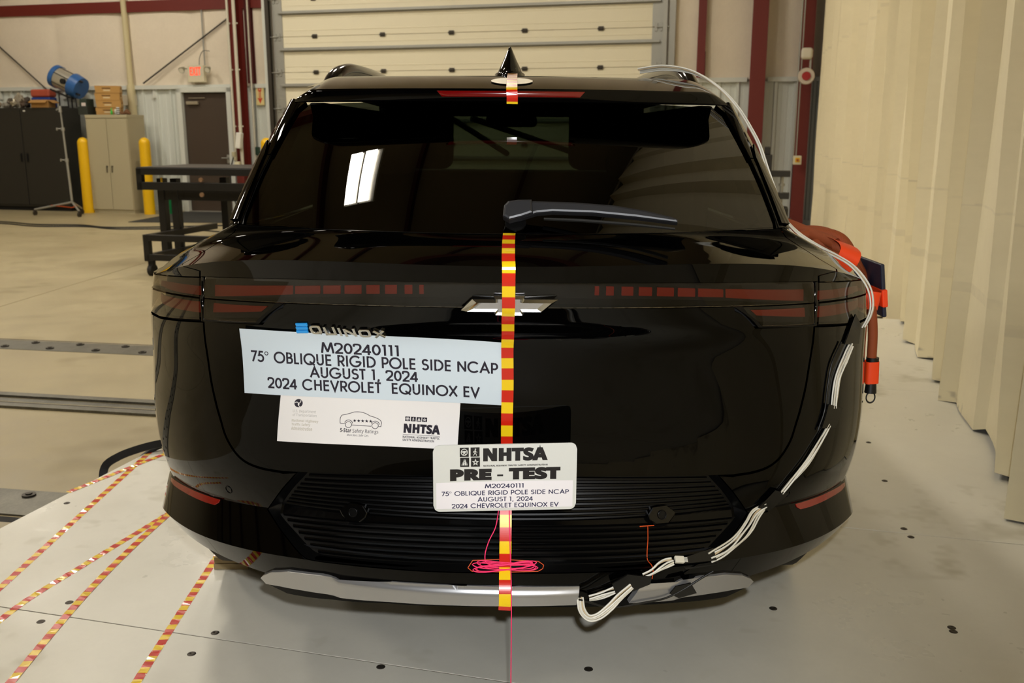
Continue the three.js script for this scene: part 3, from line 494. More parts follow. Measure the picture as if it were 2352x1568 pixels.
part('headliner', loft([...Array(9)].map((_, k) => { const D = 2.62 + 2.1 * k / 8; return XS.filter((_, i) => i % 4 === 0).map((x) => P3(x * 0.97, roofY(x * 0.9, D) - 0.05, D)); })), DEEP);
const SX = []; for (let i = -36; i <= 36; i++) SX.push(0.548 * Math.sin(Math.PI / 2 * i / 36));
const endRound = (x) => 1 - 0.35 * Math.max(0, (Math.abs(x) - 0.50) / 0.05) ** 2;
const spoilPt = (d, y) => SX.map((x) => { const s = edgeSweep(x), h = Math.max(0, (Math.abs(x) - 0.49) / 0.058); return P3(x * (y > 1.468 ? 0.932 : y > 1.449 ? 0.945 : 0.965), y - 0.012 * h * h * (y > 1.46 ? 1 : 0), d + s + 0.02 * h * h); });
const topRows = []; for (let k = 0; k <= 12; k++) { const t = k / 12, d = 2.256 + 0.26 * t; topRows.push(spoilPt(d, 1.474 + 0.042 * (1 - (1 - t) ** 1.1))); }
const spoiler = part('spoiler', [loft([spoilPt(2.40, 1.462), spoilPt(2.33, 1.452), spoilPt(2.275, 1.444)]), loft([spoilPt(2.275, 1.444), spoilPt(2.264, 1.4435), spoilPt(2.257, 1.448), spoilPt(2.252, 1.468), spoilPt(2.256, 1.474)]), loft(topRows)], PAINT);
{ const r = []; for (const [y, d] of [[1.4555, 2.2515], [1.4555, 2.2475], [1.4675, 2.2455], [1.4685, 2.2515]]) { const w = 0.158 - (y - 1.4555) * -0.9; r.push([...Array(25)].map((_, i) => { const x = -w + 2 * w * i / 24; return P3(x, y, d + edgeSweep(x)); })); } part('brake_light', loft(r), M(0x6a0303, 0.15, 0, { clearcoat: 1 }), spoiler); }
for (const s of [-1, 1]) { // side fin of the spoiler running down beside the glass
  const rows = [...Array(13)].map((_, k) => { const t = k / 12, v = 12 - 0.5 * t, p = (u, o) => { const q = point(s * u, v, o, 11, 12).p; return q; }; return [p(0.955 + 0.02 * t, 0.0045), p(0.985, 0.009 * (1 - t) + 0.0045), p(1.0, 0.007 * (1 - t) + 0.004), p(1.03, 0.0025)]; });
  part('spoiler_fin', loft(s > 0 ? rows : rows.map((r) => r.slice().reverse())), PAINT, spoiler);
  part('roof_rail', [tube([P3(s * 0.512, 1.485, 2.76), P3(s * 0.506, 1.525, 2.84), P3(s * 0.498, 1.55, 2.98), P3(s * 0.488, 1.56, 3.25), P3(s * 0.478, 1.555, 3.9), P3(s * 0.475, 1.54, 4.4), P3(s * 0.475, 1.50, 4.55)], 0.022, 50, 12), tube([P3(s * 0.505, 1.50, 2.8), P3(s * 0.492, 1.52, 3.2), P3(s * 0.475, 1.515, 4.4)], 0.02, 20, 8)], M(0x3a3a38, 0.12, 0.9));
}
{ // shark-fin aerial
  const rows = []; for (const [t, w, l0, l1] of [[0, 0.040, -0.05, 0.12], [0.06, 0.039, -0.045, 0.115], [0.1, 0.036, -0.036, 0.10], [0.3, 0.0285, -0.03, 0.085], [0.6, 0.0165, -0.022, 0.05], [0.86, 0.0075, -0.014, 0.02], [0.97, 0.0035, -0.01, 0.008], [1, 0.0005, -0.003, 0.002]]) rows.push([...Array(25)].map((_, i) => { const a = 2 * Math.PI * i / 24; return P3(-0.004 + w * Math.sin(a), roofY(0, 2.75) - 0.004 + 0.078 * t, 2.72 + (l0 + l1) / 2 + (l1 - l0) / 2 * Math.cos(a)); }));
  const an = part('aerial', loft(rows), GLOSS);
  part('aerial_foot', loft([[0.043, 0], [0.042, 0.012], [0.037, 0.016]].map(([w, y]) => [...Array(25)].map((_, i) => { const a = 2 * Math.PI * i / 24; return P3(-0.004 + w * Math.sin(a), roofY(0, 2.72) - 0.008 + y, 2.755 + (w + 0.055) * Math.cos(a)); }))), GLOSS, an);
}
// front of the cabin and bonnet, seen only through the glass
part('windscreen', loft([...Array(9)].map((_, k) => { const t = k / 8; return [...Array(17)].map((_, i) => { const x = (-0.56 - 0.1 * (1 - t)) * (1 - 2 * i / 16); return P3(x, 1.03 + 0.47 * t, 5.5 - 0.75 * t - 0.5 * x * x); }); })), CLEAR);
for (const s of [-1, 1]) part('front_pillar', bar(P3(s * 0.66, 1.02, 5.3), P3(s * 0.58, 1.5, 4.62), 0.08), GLOSS);
part('bonnet', loft([...Array(7)].map((_, k) => { const t = k / 6; return [...Array(17)].map((_, i) => { const x = 0.9 * (2 * i / 16 - 1); return P3(x * (1 - 0.1 * t), 1.05 - 0.2 * t * t - 0.08 * x * x, 5.35 + 1.0 * t); }); })), PAINT);
part('front_end', box(1.6, 0.5, 0.3, 0, 0.6, CAR_D - 6.2, 0.1), PAINT);
for (const [a, b] of [[[-0.35, 1.47, 4.86], [-0.02, 1.26, 5.2]], [[-0.2, 1.44, 4.9], [0.33, 1.27, 5.15]]]) part('front_wiper', rod(P3(...a), P3(...b), 0.015), SATIN);
for (const q of [-1, 1]) part('cabin_side', [box(0.05, 0.84, 2.3, q * 0.52, 1.03, CAR_D - 3.8, 0.01)], DEEP);
part('visor_rail', box(1.1, 0.1, 0.3, 0, 1.495, CAR_D - 4.55, 0.03), DEEP);
part('dashboard', box(1.2, 0.25, 0.5, 0, 1.05, CAR_D - 5.1, 0.06), DEEP);
part('mirror', box(0.24, 0.055, 0.04, 0.0, 1.425, CAR_D - 4.62, 0.02), DEEP);
part('cabin_floor', box(1.2, 0.05, 3.2, 0, 0.6, 0.1), DEEP);
for (const s of [-1, 1]) {
  const st = new THREE.Group(); st.name = 'front_seat'; car.add(st);
  part('seat_back', box(0.5, 0.55, 0.14, s * 0.35, 0.9, CAR_D - 4.05, 0.06), DEEP, st); part('headrest', box(0.30, 0.26, 0.1, s * 0.385, 1.355, CAR_D - 4.0, 0.045), DEEP, st); part('cushion', box(0.5, 0.14, 0.5, s * 0.35, 0.68, CAR_D - 4.35, 0.05), DEEP, st);
}
{ const st = new THREE.Group(); st.name = 'rear_seat'; car.add(st); part('seat_back', box(1.2, 0.6, 0.14, 0, 0.95, CAR_D - 3.2, 0.05), DEEP, st); for (const x of [-0.42, 0.42]) part('headrest', box(0.22, 0.1, 0.09, x, 1.28, CAR_D - 3.18, 0.04), DEEP, st); }
for (const [Dw, s] of [[REAR_W, -1], [REAR_W, 1], [FRONT_W, -1], [FRONT_W, 1]]) {
  const w = new THREE.Group(); w.name = 'wheel'; w.position.copy(P3(s * 0.81, 0.355, Dw)); car.add(w);
  const tyre = lathe([[0.2, -0.11], [0.27, -0.115], [0.335, -0.112], [0.353, -0.09], [0.356, 0], [0.353, 0.09], [0.335, 0.112], [0.27, 0.115], [0.2, 0.11]], 48); tyre.rotateZ(Math.PI / 2); part('tyre', tyre, MAT.rubber, w);
  const rim = [cyl(0.26, 0.16, 0, 0, 0, 'x', 0.26, 40)]; for (let k = 0; k < 5; k++) { const g = box(0.03, 0.22, 0.06, s * 0.09, 0.13, 0, 0.01); g.rotateX(k * 2 * Math.PI / 5); rim.push(g); } part('rim', rim, SATIN, w);
}
{ // badge and lettering
  const out = [[-0.095, -0.016], [-0.030, -0.016], [-0.030, -0.0255], [0.030, -0.0255], [0.030, -0.016], [0.070, -0.016], [0.095, 0.0155], [0.030, 0.0155], [0.030, 0.026], [-0.030, 0.026], [-0.030, 0.0155], [-0.072, 0.0155]];
  const inn = [[-0.068, -0.0085], [-0.0215, -0.0085], [-0.0215, -0.018], [0.0215, -0.018], [0.0215, -0.0085], [0.054, -0.0085], [0.068, 0.0085], [0.0215, 0.0085], [0.0215, 0.0185], [-0.0215, 0.0185], [-0.0215, 0.0085], [-0.054, 0.0085]];
  { const ridge = out.map(([x, y], i) => [x * 0.55 + inn[i][0] * 0.45, y * 0.55 + inn[i][1] * 0.45]), loop = (p, z) => [...p, p[0]].map(([x, y]) => V(x, y, z)); const f = loft([loop(out, 0), loop(out, 0.003), loop(ridge, 0.0095), loop(inn, 0.0045), loop(inn, 0.001)]).toNonIndexed(); f.computeVertexNormals(); part('badge_frame', onCar(f, 0.0, 7.21, 0.001, 0), MAT.chrome, gate); }
  const dots = texture(64, (i, x, y) => { const d = Math.hypot((x % 8) - 3.5, (y % 8) - 3.5), a = d < 2.6 ? 214 : 132; return [a, a - 4, a - 10]; }, 400);
  const ig = extrude(inn, 0.003, 0.0005); part('badge_insert', onCar(ig, 0.0, 7.21, 0.004), M(0xffffff, 0.5, 0.2, { map: dots }), gate);
  const W = 0.026, H = 0.026, T = 0.0062, bars = (l) => l.map(([w, h, x, y, r = 0]) => { const g = extrude([[-w / 2, -h / 2], [w / 2, -h / 2], [w / 2, h / 2], [-w / 2, h / 2]], 0.003, 0.0012); g.rotateZ(r); g.translate(x, y, 0); return g; });
  const rr = (w, h, r) => { const p = []; for (const [cx, cy, a0] of [[w / 2 - r, h / 2 - r, 0], [-w / 2 + r, h / 2 - r, 1], [-w / 2 + r, -h / 2 + r, 2], [w / 2 - r, -h / 2 + r, 3]]) for (let k = 0; k <= 6; k++) { const a = (a0 + k / 6) * Math.PI / 2; p.push([cx + r * Math.cos(a), cy + r * Math.sin(a)]); } return p; };
  const ring = () => extrude(rr(W, H, 0.008), 0.003, 0.0012, [rr(W - 2 * T, H - 2 * T, 0.004).reverse()]);
  const X = Math.atan2(H, W * 0.95), letters = {
    Q: () => [ring(), ...bars([[0.011, T * 0.8, 0.006, -0.009, -0.7]])], U: () => bars([[T, H, -W / 2 + T / 2, 0], [T, H, W / 2 - T / 2, 0], [W, T, 0, -H / 2 + T / 2]]), I: () => bars([[T, H, 0, 0]]),
    N: () => bars([[T, H, -W / 2 + T / 2, 0], [T, H, W / 2 - T / 2, 0], [Math.hypot(W - T, H - T), T, 0, 0, -Math.atan2(H - T, W - T * 0.6)]]), O: () => [ring()], X: () => bars([[Math.hypot(W, H) - T, T, 0, 0, X], [Math.hypot(W, H) - T, T, 0, 0, -X]]) };
  [['Q', -0.451, 5.74], ['U', -0.416, 5.68], ['I', -0.392, 5.64], ['N', -0.368, 5.60], ['O', -0.333, 5.55], ['X', -0.299, 5.50]].forEach(([ch, u, v]) => { part('chrome_letter', letters[ch]().map((g) => { g.scale(1.02, 0.93, 1); return onCar(g, u, v, 0.001, 0); }), MAT.chrome, gate); });
  for (const k of [-1, 0, 1]) part('blue_bar', onCar(extrude([[-0.0135, -0.0033], [0.0135, -0.0033], [0.0135, 0.0033], [-0.0135, 0.0033]], 0.003, 0.001), -0.486, 5.80 + k * 0.142, 0.001), M(0x2f9be6, 0.35), gate);
}
{ // wiper on the rear window: the arm lies across, a little above the glass
  const w = new THREE.Group(); w.name = 'rear_wiper'; gate.add(w);
  const px = (x, y) => [x * 0.00089, y * 0.0008];                  // outline in the arm's own plane
  const arm = [[0, -30], [2, -4], [10, 8], [40, 12], [68, 14], [160, 12], [250, 5], [320, -8], [380, -24], [396, -32], [394, -41], [300, -28], [200, -18], [110, -16], [75, -20], [40, -34], [12, -40]].map(([x, y]) => px(x, y));
  const at = P3(-0.010, 1.224, 1.985);
  const place = (g) => { g.rotateX(-0.5); g.rotateY(-0.06); g.translate(at.x, at.y, at.z); return g; };
  part('wiper_arm', place(extrude(arm.slice().reverse(), 0.012, 0.005)), M(0x1d1d1f, 0.45), w);
  part('wiper_cover', place(extrude([[-3, -32], [-1, -2], [8, 10], [30, 14], [62, 15], [66, -22], [40, -33], [12, -42]].map(([x, y]) => px(x, y)).reverse(), 0.018, 0.005)), M(0x232325, 0.4), w);
  { const c = new THREE.CylinderGeometry(0.021, 0.028, 0.04, 28); c.rotateX(0.9); c.translate(at.x + 0.022, at.y - 0.04, at.z - 0.015); part('wiper_boss', c, SATIN, w); }
  part('wiper_blade', place((() => { const g = extrude([[90, -19], [180, -21], [300, -31], [392, -42], [391, -46], [300, -36], [180, -27], [90, -23]].map(([x, y]) => px(x, y)).reverse(), 0.006, 0.001); g.translate(0, 0, -0.016); return g; })()), MAT.rubber, w);
}

// ---------- things stuck on or hung over the car ----------
const CAR_M = car.matrixWorld.clone();
function stick(name, geo, mat, label, category, group) {        // geometry in car coordinates becomes a thing of its own, its origin at its base
  const g = join(geo).clone().applyMatrix4(CAR_M); g.computeBoundingBox(); const b = g.boundingBox, c = V((b.min.x + b.max.x) / 2, b.min.y, (b.min.z + b.max.z) / 2);
  g.translate(-c.x, -c.y, -c.z); const m = mesh(name, g, mat); m.position.copy(c); return tag(m, label, category, group);
}
function stickGroup(name, label, category, parts, group) {     // parts: [name, geometry, material]
  const bb = new THREE.Box3(), gs = parts.map(([n, g, m]) => { const k = join(g).clone().applyMatrix4(CAR_M); k.computeBoundingBox(); bb.union(k.boundingBox); return [n, k, m]; });
  const c = V((bb.min.x + bb.max.x) / 2, bb.min.y, (bb.min.z + bb.max.z) / 2), t = thing(name, label, category, c, 0, group);
  for (const [n, g, m] of gs) { g.translate(-c.x, -c.y, -c.z); mesh(n, g, m, t); } return t;
}
// red and yellow marking tape: 25 mm wide, a stripe every 28 mm
const stripes = texture(64, (i, x, y) => (y < 32 ? (y === 0 || y === 31 ? [200, 110, 20] : [243, 204, 22]) : [206, 34, 12]), 1); stripes.repeat.set(1, 1 / 0.056);
const TAPE = M(0xffffff, 0.28, 0, { map: stripes, clearcoat: 0.5, clearcoatRoughness: 0.06 });
function ribbon(points, normals, w, start = 0, thick = 0.0004) {
  const pos = [], uv = [], idx = []; let s = start;
  points.forEach((p, i) => {
    if (i) s += p.distanceTo(points[i - 1]);
    const t = points[Math.min(points.length - 1, i + 1)].clone().sub(points[Math.max(0, i - 1)]).normalize(), side = t.clone().cross(normals[i]).normalize().multiplyScalar(w / 2);
    for (const [q, k] of [[-1, 0], [1, 0], [1, 1], [-1, 1], [-1, 0]]) { pos.push(...p.clone().addScaledVector(side, q).addScaledVector(normals[i], -k * thick).toArray()); uv.push(q > 0 ? 1 : 0, s); }
  });
  for (let i = 0; i < points.length - 1; i++) for (let k = 0; k < 4; k++) { const a = i * 5 + k, b = a + 5; idx.push(a, a + 1, b, b, a + 1, b + 1); }
  const g = new THREE.BufferGeometry(); g.setAttribute('position', new THREE.Float32BufferAttribute(pos, 3)); g.setAttribute('uv', new THREE.Float32BufferAttribute(uv, 2)); g.setIndex(idx); const n = g.toNonIndexed(); n.computeVertexNormals(); return n;
}
function along(pts, n) { return new THREE.CatmullRomCurve3(pts, false, 'centripetal').getSpacedPoints(n); }
function profileTape(list, w, n, start) { const p = along(list.map(([x, y, d]) => P3(x, y, d)), n), N = p.map((q, i) => { const t = p[Math.min(n, i + 1)].clone().sub(p[Math.max(0, i - 1)]).normalize(); return V(1, 0, 0).cross(t).normalize().multiplyScalar(-1); }); N.forEach((q) => { if (q.z < 0) q.multiplyScalar(-1); }); return ribbon(p, N, w, start); }
stick('marking_tape', profileTape([[-0.001, 1.176, 1.958], [-0.002, 1.165, 1.90], [-0.002, 1.155, 1.85], [-0.002, 1.144, 1.818], [-0.001, 1.130, 1.796], [-0.001, 1.111, 1.797], [-0.001, 1.088, 1.808], [-0.001, 1.06, 1.824], [-0.001, 1.038, 1.839], [-0.002, 1.015, 1.862], [-0.002, 0.98, 1.899], [-0.003, 0.9375, 1.934], [-0.002, 0.850, 1.971], [-0.003, 0.766, 1.989], [-0.003, 0.701, 1.997], [-0.003, 0.645, 1.98], [-0.004, 0.6, 1.94]], 0.0254, 150, 0.012), TAPE, 'red and yellow marking tape running down the middle of the black tailgate, over the badge', 'tape');
stick('marking_tape', profileTape([[-0.004, 0.6, 1.938], [-0.004, 0.530, 1.898], [-0.004, 0.486, 1.860], [-0.004, 0.456, 1.832], [-0.004, 0.423, 1.822], [-0.005, 0.407, 1.824]], 0.0254, 60, 0.03), TAPE, 'short red and yellow tape below the plate, hanging over the bumper and skid plate', 'tape');
stick('marking_tape', profileTape([[0.004, 1.529, 2.64], [0.003, 1.5185, 2.52], [0.002, 1.499, 2.38], [0.002, 1.4815, 2.28], [0.002, 1.4765, 2.255], [0.002, 1.469, 2.2435], [0.003, 1.456, 2.243], [0.003, 1.440, 2.252]], 0.0254, 60, 0.02), TAPE, 'red and yellow tape over the roof spoiler, below the black aerial', 'tape');
{ // round white target on the spoiler
  const rows = []; for (const r of [0, 0.02, 0.04, 0.05]) rows.push([...Array(41)].map((_, i) => { const a = 2 * Math.PI * i / 40, x = 0.002 + r * Math.cos(a), d = 2.375 + r * Math.sin(a) * 1.25, t = (d - 2.256) / 0.26; return P3(x, 1.4765 + 0.042 * (1 - (1 - Math.min(1, Math.max(0, t))) ** 1.1), d + sweep(x)); }));
  stick('target_disc', loft(rows), M(0xe9dfc2, 0.5), 'round cream paper disc lying on the roof spoiler under the striped tape', 'sticker');
}
// lettering
const GOTHIC = { // [advance, strokes]; lines and arcs in a box one capital high
  M: [1.0, [['l', 0.06, 0, 0.2, 1, 0.5, 0.12, 0.8, 1, 0.94, 0]]], 0: [0.66, [['e', 0.33, 0.5, 0.27, 0.5]]], 1: [0.42, [['l', 0.06, 0.93, 0.25, 0.93, 0.25, 0]]], 2: [0.64, [['q', 0.06, 0.7, 0.06, 0.93, 0.32, 0.93, 0.58, 0.93, 0.58, 0.68, 0.5, 0.5, 0.08, 0.065], ['l', 0.02, 0.065, 0.62, 0.065]]],
  4: [0.66, [['l', 0.46, 0, 0.46, 0.93, 0.05, 0.27, 0.64, 0.27]]], 5: [0.62, [['l', 0.55, 0.93, 0.22, 0.93, 0.14, 0.53], ['a', 0.28, 0.34, 0.27, 0.29, 140, -150]]], 7: [0.6, [['l', 0.04, 0.93, 0.54, 0.93, 0.18, 0]]], '°': [0.42, [['t', 0.2, 0.8, 0.15, 0.15]]],
  O: [1.08, [['e', 0.54, 0.5, 0.46, 0.46]]], Q: [1.08, [['e', 0.54, 0.5, 0.46, 0.46], ['l', 0.56, 0.3, 1.0, -0.02]]], C: [1.0, [['a', 0.54, 0.5, 0.46, 0.46, 42, 318]]], G: [1.08, [['a', 0.54, 0.5, 0.46, 0.46, 42, 355], ['l', 0.56, 0.47, 1.0, 0.47]]],
  B: [0.66, [['l', 0.36, 0.53, 0.13, 0.53, 0.13, 0.065, 0.36, 0.065], ['l', 0.13, 0.5, 0.13, 0.935, 0.3, 0.935], ['a', 0.33, 0.735, 0.2, 0.2, 90, -90], ['a', 0.36, 0.297, 0.232, 0.232, 90, -90]]], L: [0.52, [['l', 0.13, 1, 0.13, 0.065, 0.5, 0.065]]], I: [0.3, [['l', 0.15, 0, 0.15, 1]]],
  U: [0.76, [['l', 0.13, 1, 0.13, 0.36], ['a', 0.38, 0.33, 0.25, 0.265, 180, 360], ['l', 0.63, 0.3, 0.63, 1]]], E: [0.62, [['l', 0.56, 0.935, 0.13, 0.935, 0.13, 0.065, 0.56, 0.065], ['l', 0.13, 0.52, 0.54, 0.52]]], R: [0.68, [['l', 0.13, 0, 0.13, 0.935, 0.34, 0.935], ['a', 0.36, 0.69, 0.23, 0.245, 90, -90], ['l', 0.36, 0.445, 0.13, 0.445], ['l', 0.34, 0.44, 0.62, 0]]],
  D: [0.84, [['l', 0.3, 0.935, 0.13, 0.935, 0.13, 0.065, 0.3, 0.065], ['a', 0.32, 0.5, 0.435, 0.435, 90, -90]]], P: [0.64, [['l', 0.13, 0, 0.13, 0.935, 0.34, 0.935], ['a', 0.35, 0.68, 0.23, 0.255, 90, -90], ['l', 0.35, 0.425, 0.13, 0.425]]], S: [0.64, [['a', 0.33, 0.72, 0.22, 0.215, 30, 270], ['a', 0.31, 0.285, 0.25, 0.225, 90, -150]]],
  N: [0.84, [['l', 0.12, 0, 0.12, 0.93, 0.72, 0.07, 0.72, 1]]], A: [0.86, [['l', 0.05, 0, 0.43, 0.95, 0.81, 0], ['l', 0.2, 0.34, 0.66, 0.34]]], T: [0.54, [['l', 0.0, 0.935, 0.54, 0.935], ['l', 0.27, 0.935, 0.27, 0]]], V: [0.78, [['l', 0.05, 1, 0.39, 0.06, 0.73, 1]]], X: [0.74, [['l', 0.05, 0, 0.69, 1], ['l', 0.05, 1, 0.69, 0]]], H: [0.78, [['l', 0.13, 0, 0.13, 1], ['l', 0.65, 0, 0.65, 1], ['l', 0.13, 0.52, 0.65, 0.52]]],
  ',': [0.34, [['l', 0.2, 0.1, 0.12, -0.16]]], ' ': [0.36, []], '-': [0.4, [['l', 0.05, 0.4, 0.35, 0.4]]] };
function gothic(ctx, text, x0, x1, yMid, cap, weight, color) {
  const track = 0.055, total = [...text].reduce((s, c) => s + GOTHIC[c][0] + track, -track), k = (x1 - x0) / (total * cap);
  ctx.save(); ctx.translate(x0, yMid + cap / 2); ctx.scale(k * cap, -cap); ctx.strokeStyle = color; ctx.lineJoin = 'miter'; ctx.miterLimit = 3; ctx.lineCap = 'butt';
  const R = Math.PI / 180; let x = 0;
  for (const c of text) {
    const [adv, strokes] = GOTHIC[c]; ctx.save(); ctx.translate(x, 0);
    for (const [t, ...a] of strokes) {
      ctx.lineWidth = t === 't' ? weight * 0.4 : weight; ctx.beginPath();
      if (t === 'l') { ctx.moveTo(a[0], a[1]); for (let i = 2; i < a.length; i += 2) ctx.lineTo(a[i], a[i + 1]); }
      else if (t === 'e' || t === 't') ctx.ellipse(a[0], a[1], a[2] - (t === 'e' && a[3] > 0.47 ? 0.02 : 0), a[3] - (a[3] > 0.47 ? weight / 2 : 0), 0, 0, 2 * Math.PI);
      else if (t === 'a') ctx.ellipse(a[0], a[1], a[2], a[3], 0, a[4] * R, a[5] * R, a[5] < a[4]);
      else { ctx.moveTo(a[0], a[1]); ctx.bezierCurveTo(a[0], a[3], a[2], a[3], a[4], a[5]); ctx.bezierCurveTo(a[6], a[7], a[8] + 0.02, a[9], a[10], a[11]); ctx.lineTo(a[12], a[13]); }
      ctx.stroke();
    }
    ctx.restore(); x += adv + track;
  }
  ctx.restore();
}
function heavy(ctx, text, x0, x1, y0, y1, color, font = 'bold', swell = 0) {   // fills the box exactly, capitals from y0 to y1
  ctx.save(); ctx.font = `${font} 200px sans-serif`; const m = ctx.measureText(text), w = m.actualBoundingBoxRight + m.actualBoundingBoxLeft, h = m.actualBoundingBoxAscent + m.actualBoundingBoxDescent;
  const kx = (x1 - x0) / (w + swell), ky = (y1 - y0) / (h + swell); ctx.translate(x0 + swell * kx / 2, y1 - swell * ky / 2); ctx.scale(kx, ky); ctx.fillStyle = ctx.strokeStyle = color; ctx.lineWidth = swell; ctx.lineJoin = 'miter';
  ctx.fillText(text, m.actualBoundingBoxLeft, -m.actualBoundingBoxDescent); if (swell) ctx.strokeText(text, m.actualBoundingBoxLeft, -m.actualBoundingBoxDescent); ctx.restore();
}
function icon(ctx, kind, x, y, s, ink, paper) {                 // the four road-safety pictograms
  ctx.save(); ctx.translate(x, y); ctx.scale(s, s); ctx.fillStyle = ink; ctx.fillRect(0, 0, 1, 1); ctx.strokeStyle = ctx.fillStyle = paper; ctx.lineWidth = 0.085; ctx.lineCap = ctx.lineJoin = 'round';
  const P = (...a) => { ctx.beginPath(); ctx.moveTo(a[0], a[1]); for (let i = 2; i < a.length; i += 2) ctx.lineTo(a[i], a[i + 1]); };
  if (kind === 0) { ctx.beginPath(); ctx.arc(0.5, 0.5, 0.34, 0, 7); ctx.stroke(); ctx.beginPath(); ctx.ellipse(0.5, 0.46, 0.3, 0.1, 0, 0, 7); ctx.fill(); P(0.5, 0.5, 0.36, 0.8); ctx.stroke(); P(0.5, 0.5, 0.64, 0.8); ctx.stroke(); }
  if (kind === 1) { ctx.beginPath(); ctx.arc(0.54, 0.2, 0.075, 0, 7); ctx.fill(); ctx.lineWidth = 0.12; P(0.52, 0.34, 0.48, 0.58); ctx.stroke(); ctx.lineWidth = 0.07; P(0.5, 0.36, 0.34, 0.44, 0.3, 0.56); ctx.stroke(); P(0.54, 0.38, 0.62, 0.5, 0.72, 0.52); ctx.stroke(); P(0.48, 0.58, 0.42, 0.72, 0.32, 0.86); ctx.stroke(); P(0.5, 0.58, 0.6, 0.7, 0.66, 0.88); ctx.stroke(); }
  if (kind === 2) { P(0.4, 0.2, 0.6, 0.2, 0.86, 0.84, 0.14, 0.84); ctx.fill(); ctx.strokeStyle = ink; ctx.lineWidth = 0.045; P(0.5, 0.24, 0.5, 0.36); ctx.stroke(); P(0.5, 0.46, 0.5, 0.6); ctx.stroke(); P(0.5, 0.68, 0.5, 0.82); ctx.stroke(); P(0.38, 0.26, 0.24, 0.82); ctx.stroke(); P(0.62, 0.26, 0.76, 0.82); ctx.stroke(); }
  if (kind === 3) { const st = (r1, r2, f) => { ctx.beginPath(); for (let i = 0; i < 10; i++) { const a = -Math.PI / 2 + i * Math.PI / 5, r = i % 2 ? r2 : r1; ctx.lineTo(0.5 + r * Math.cos(a), 0.53 + r * Math.sin(a)); } ctx.closePath(); ctx.fillStyle = f; ctx.fill(); }; st(0.42, 0.18, paper); st(0.17, 0.07, ink); }
  ctx.restore();
}
const INK = '#231f2c';
const bannerMap = canvasMap(2048, 512, (c, w, h) => {
  c.fillStyle = '#d3dfe6'; c.fillRect(0, 0, w, h);
  gothic(c, 'M20240111', 0.324 * w, 0.624 * w, 0.225 * h, 0.165 * h, 0.165, INK); gothic(c, '75° OBLIQUE RIGID POLE SIDE NCAP', 0.036 * w, 0.985 * w, 0.415 * h, 0.168 * h, 0.168, INK);
  gothic(c, 'AUGUST 1, 2024', 0.275 * w, 0.688 * w, 0.61 * h, 0.165 * h, 0.168, INK); gothic(c, '2024 CHEVROLET  EQUINOX EV', 0.102 * w, 0.917 * w, 0.812 * h, 0.168 * h, 0.168, INK);
});
const sheetPrint = canvasMap(1664, 512, (c, w, h) => {
  c.fillStyle = '#efebe7'; c.fillRect(0, 0, w, h); const X = (x) => (x - 648) / 409 * w, Y = (y) => (y - 909) / 112 * h;
  // three-bladed round seal and faint grey wording
  c.save(); c.translate(X(692.5), Y(938)); const r = 40; c.fillStyle = '#2a2733'; c.beginPath(); c.arc(0, 0, r, 0, 7); c.fill(); c.strokeStyle = '#efebe7'; c.lineWidth = 7; for (let k = 0; k < 3; k++) { c.rotate(2 * Math.PI / 3); c.beginPath(); c.moveTo(0, 0); c.quadraticCurveTo(24, -4, 20, -32); c.stroke(); c.beginPath(); c.arc(7, -6, 9, 0, 7); c.fillStyle = '#efebe7'; if (!k) c.fill(); } c.restore();
  [['U.S. Department', 681, 735, 956, 'normal'], ['of Transportation', 681, 737, 964, 'normal'], ['National Highway', 680, 742, 976, 'bold'], ['Traffic Safety', 680, 724, 984, 'bold'], ['Administration', 680, 729, 992, 'bold']].forEach(([t, a, b, y, f], k) => heavy(c, t, X(a), X(b), Y(y - 4), Y(y + 3.5), k < 2 ? '#bcb8b4' : '#c9c2b4', f));
  c.save(); c.strokeStyle = INK; c.lineWidth = 5; c.lineJoin = 'round'; c.beginPath(); c.moveTo(X(803), Y(977)); c.lineTo(X(792), Y(976)); c.quadraticCurveTo(X(790), Y(964), X(795), Y(959)); c.quadraticCurveTo(X(812), Y(955), X(822), Y(951)); c.quadraticCurveTo(X(842), Y(948), X(858), Y(958)); c.quadraticCurveTo(X(884), Y(963), X(885), Y(972)); c.lineTo(X(884), Y(980)); c.lineTo(X(879), Y(980)); c.stroke();
  c.beginPath(); c.moveTo(X(819), Y(979)); c.lineTo(X(862), Y(980)); c.stroke();
  for (const x of [811, 871]) { c.beginPath(); c.arc(X(x), Y(978.5), 29, 0, 7); c.stroke(); c.beginPath(); c.arc(X(x), Y(977), 38, Math.PI * 1.1, Math.PI * 1.95); c.stroke(); }
  c.fillStyle = INK; for (let s = 0; s < 5; s++) { c.beginPath(); for (let i = 0; i < 10; i++) { const a = -Math.PI / 2 + i * Math.PI / 5, q = i % 2 ? 7 : 17; c.lineTo(X(824.5 + s * 9) + q * Math.cos(a), Y(969.5) + q * Math.sin(a)); } c.fill(); } c.restore();
  heavy(c, '5-Star', X(793), X(818), Y(986.5), Y(995), INK, 'bold'); heavy(c, 'Safety Ratings', X(821), X(879), Y(987), Y(997.5), INK, 'normal'); heavy(c, 'More Stars. Safer Cars.', X(809), X(858), Y(998), Y(1002.5), INK, 'italic');
  for (let k = 0; k < 4; k++) icon(c, k, X(937 + k * 12.6), Y(955.5), 44, INK, '#efebe7');
  heavy(c, 'NHTSA', X(935), X(1016), Y(971), Y(991), INK, 'bold', 16); c.fillStyle = INK; c.fillRect(X(934), Y(994), X(1016) - X(934), 3); heavy(c, 'NATIONAL HIGHWAY TRAFFIC', X(934), X(1016), Y(997), Y(1001.5), INK, 'bold'); heavy(c, 'SAFETY ADMINISTRATION', X(934), X(1004), Y(1003.5), Y(1008), INK, 'bold');
});
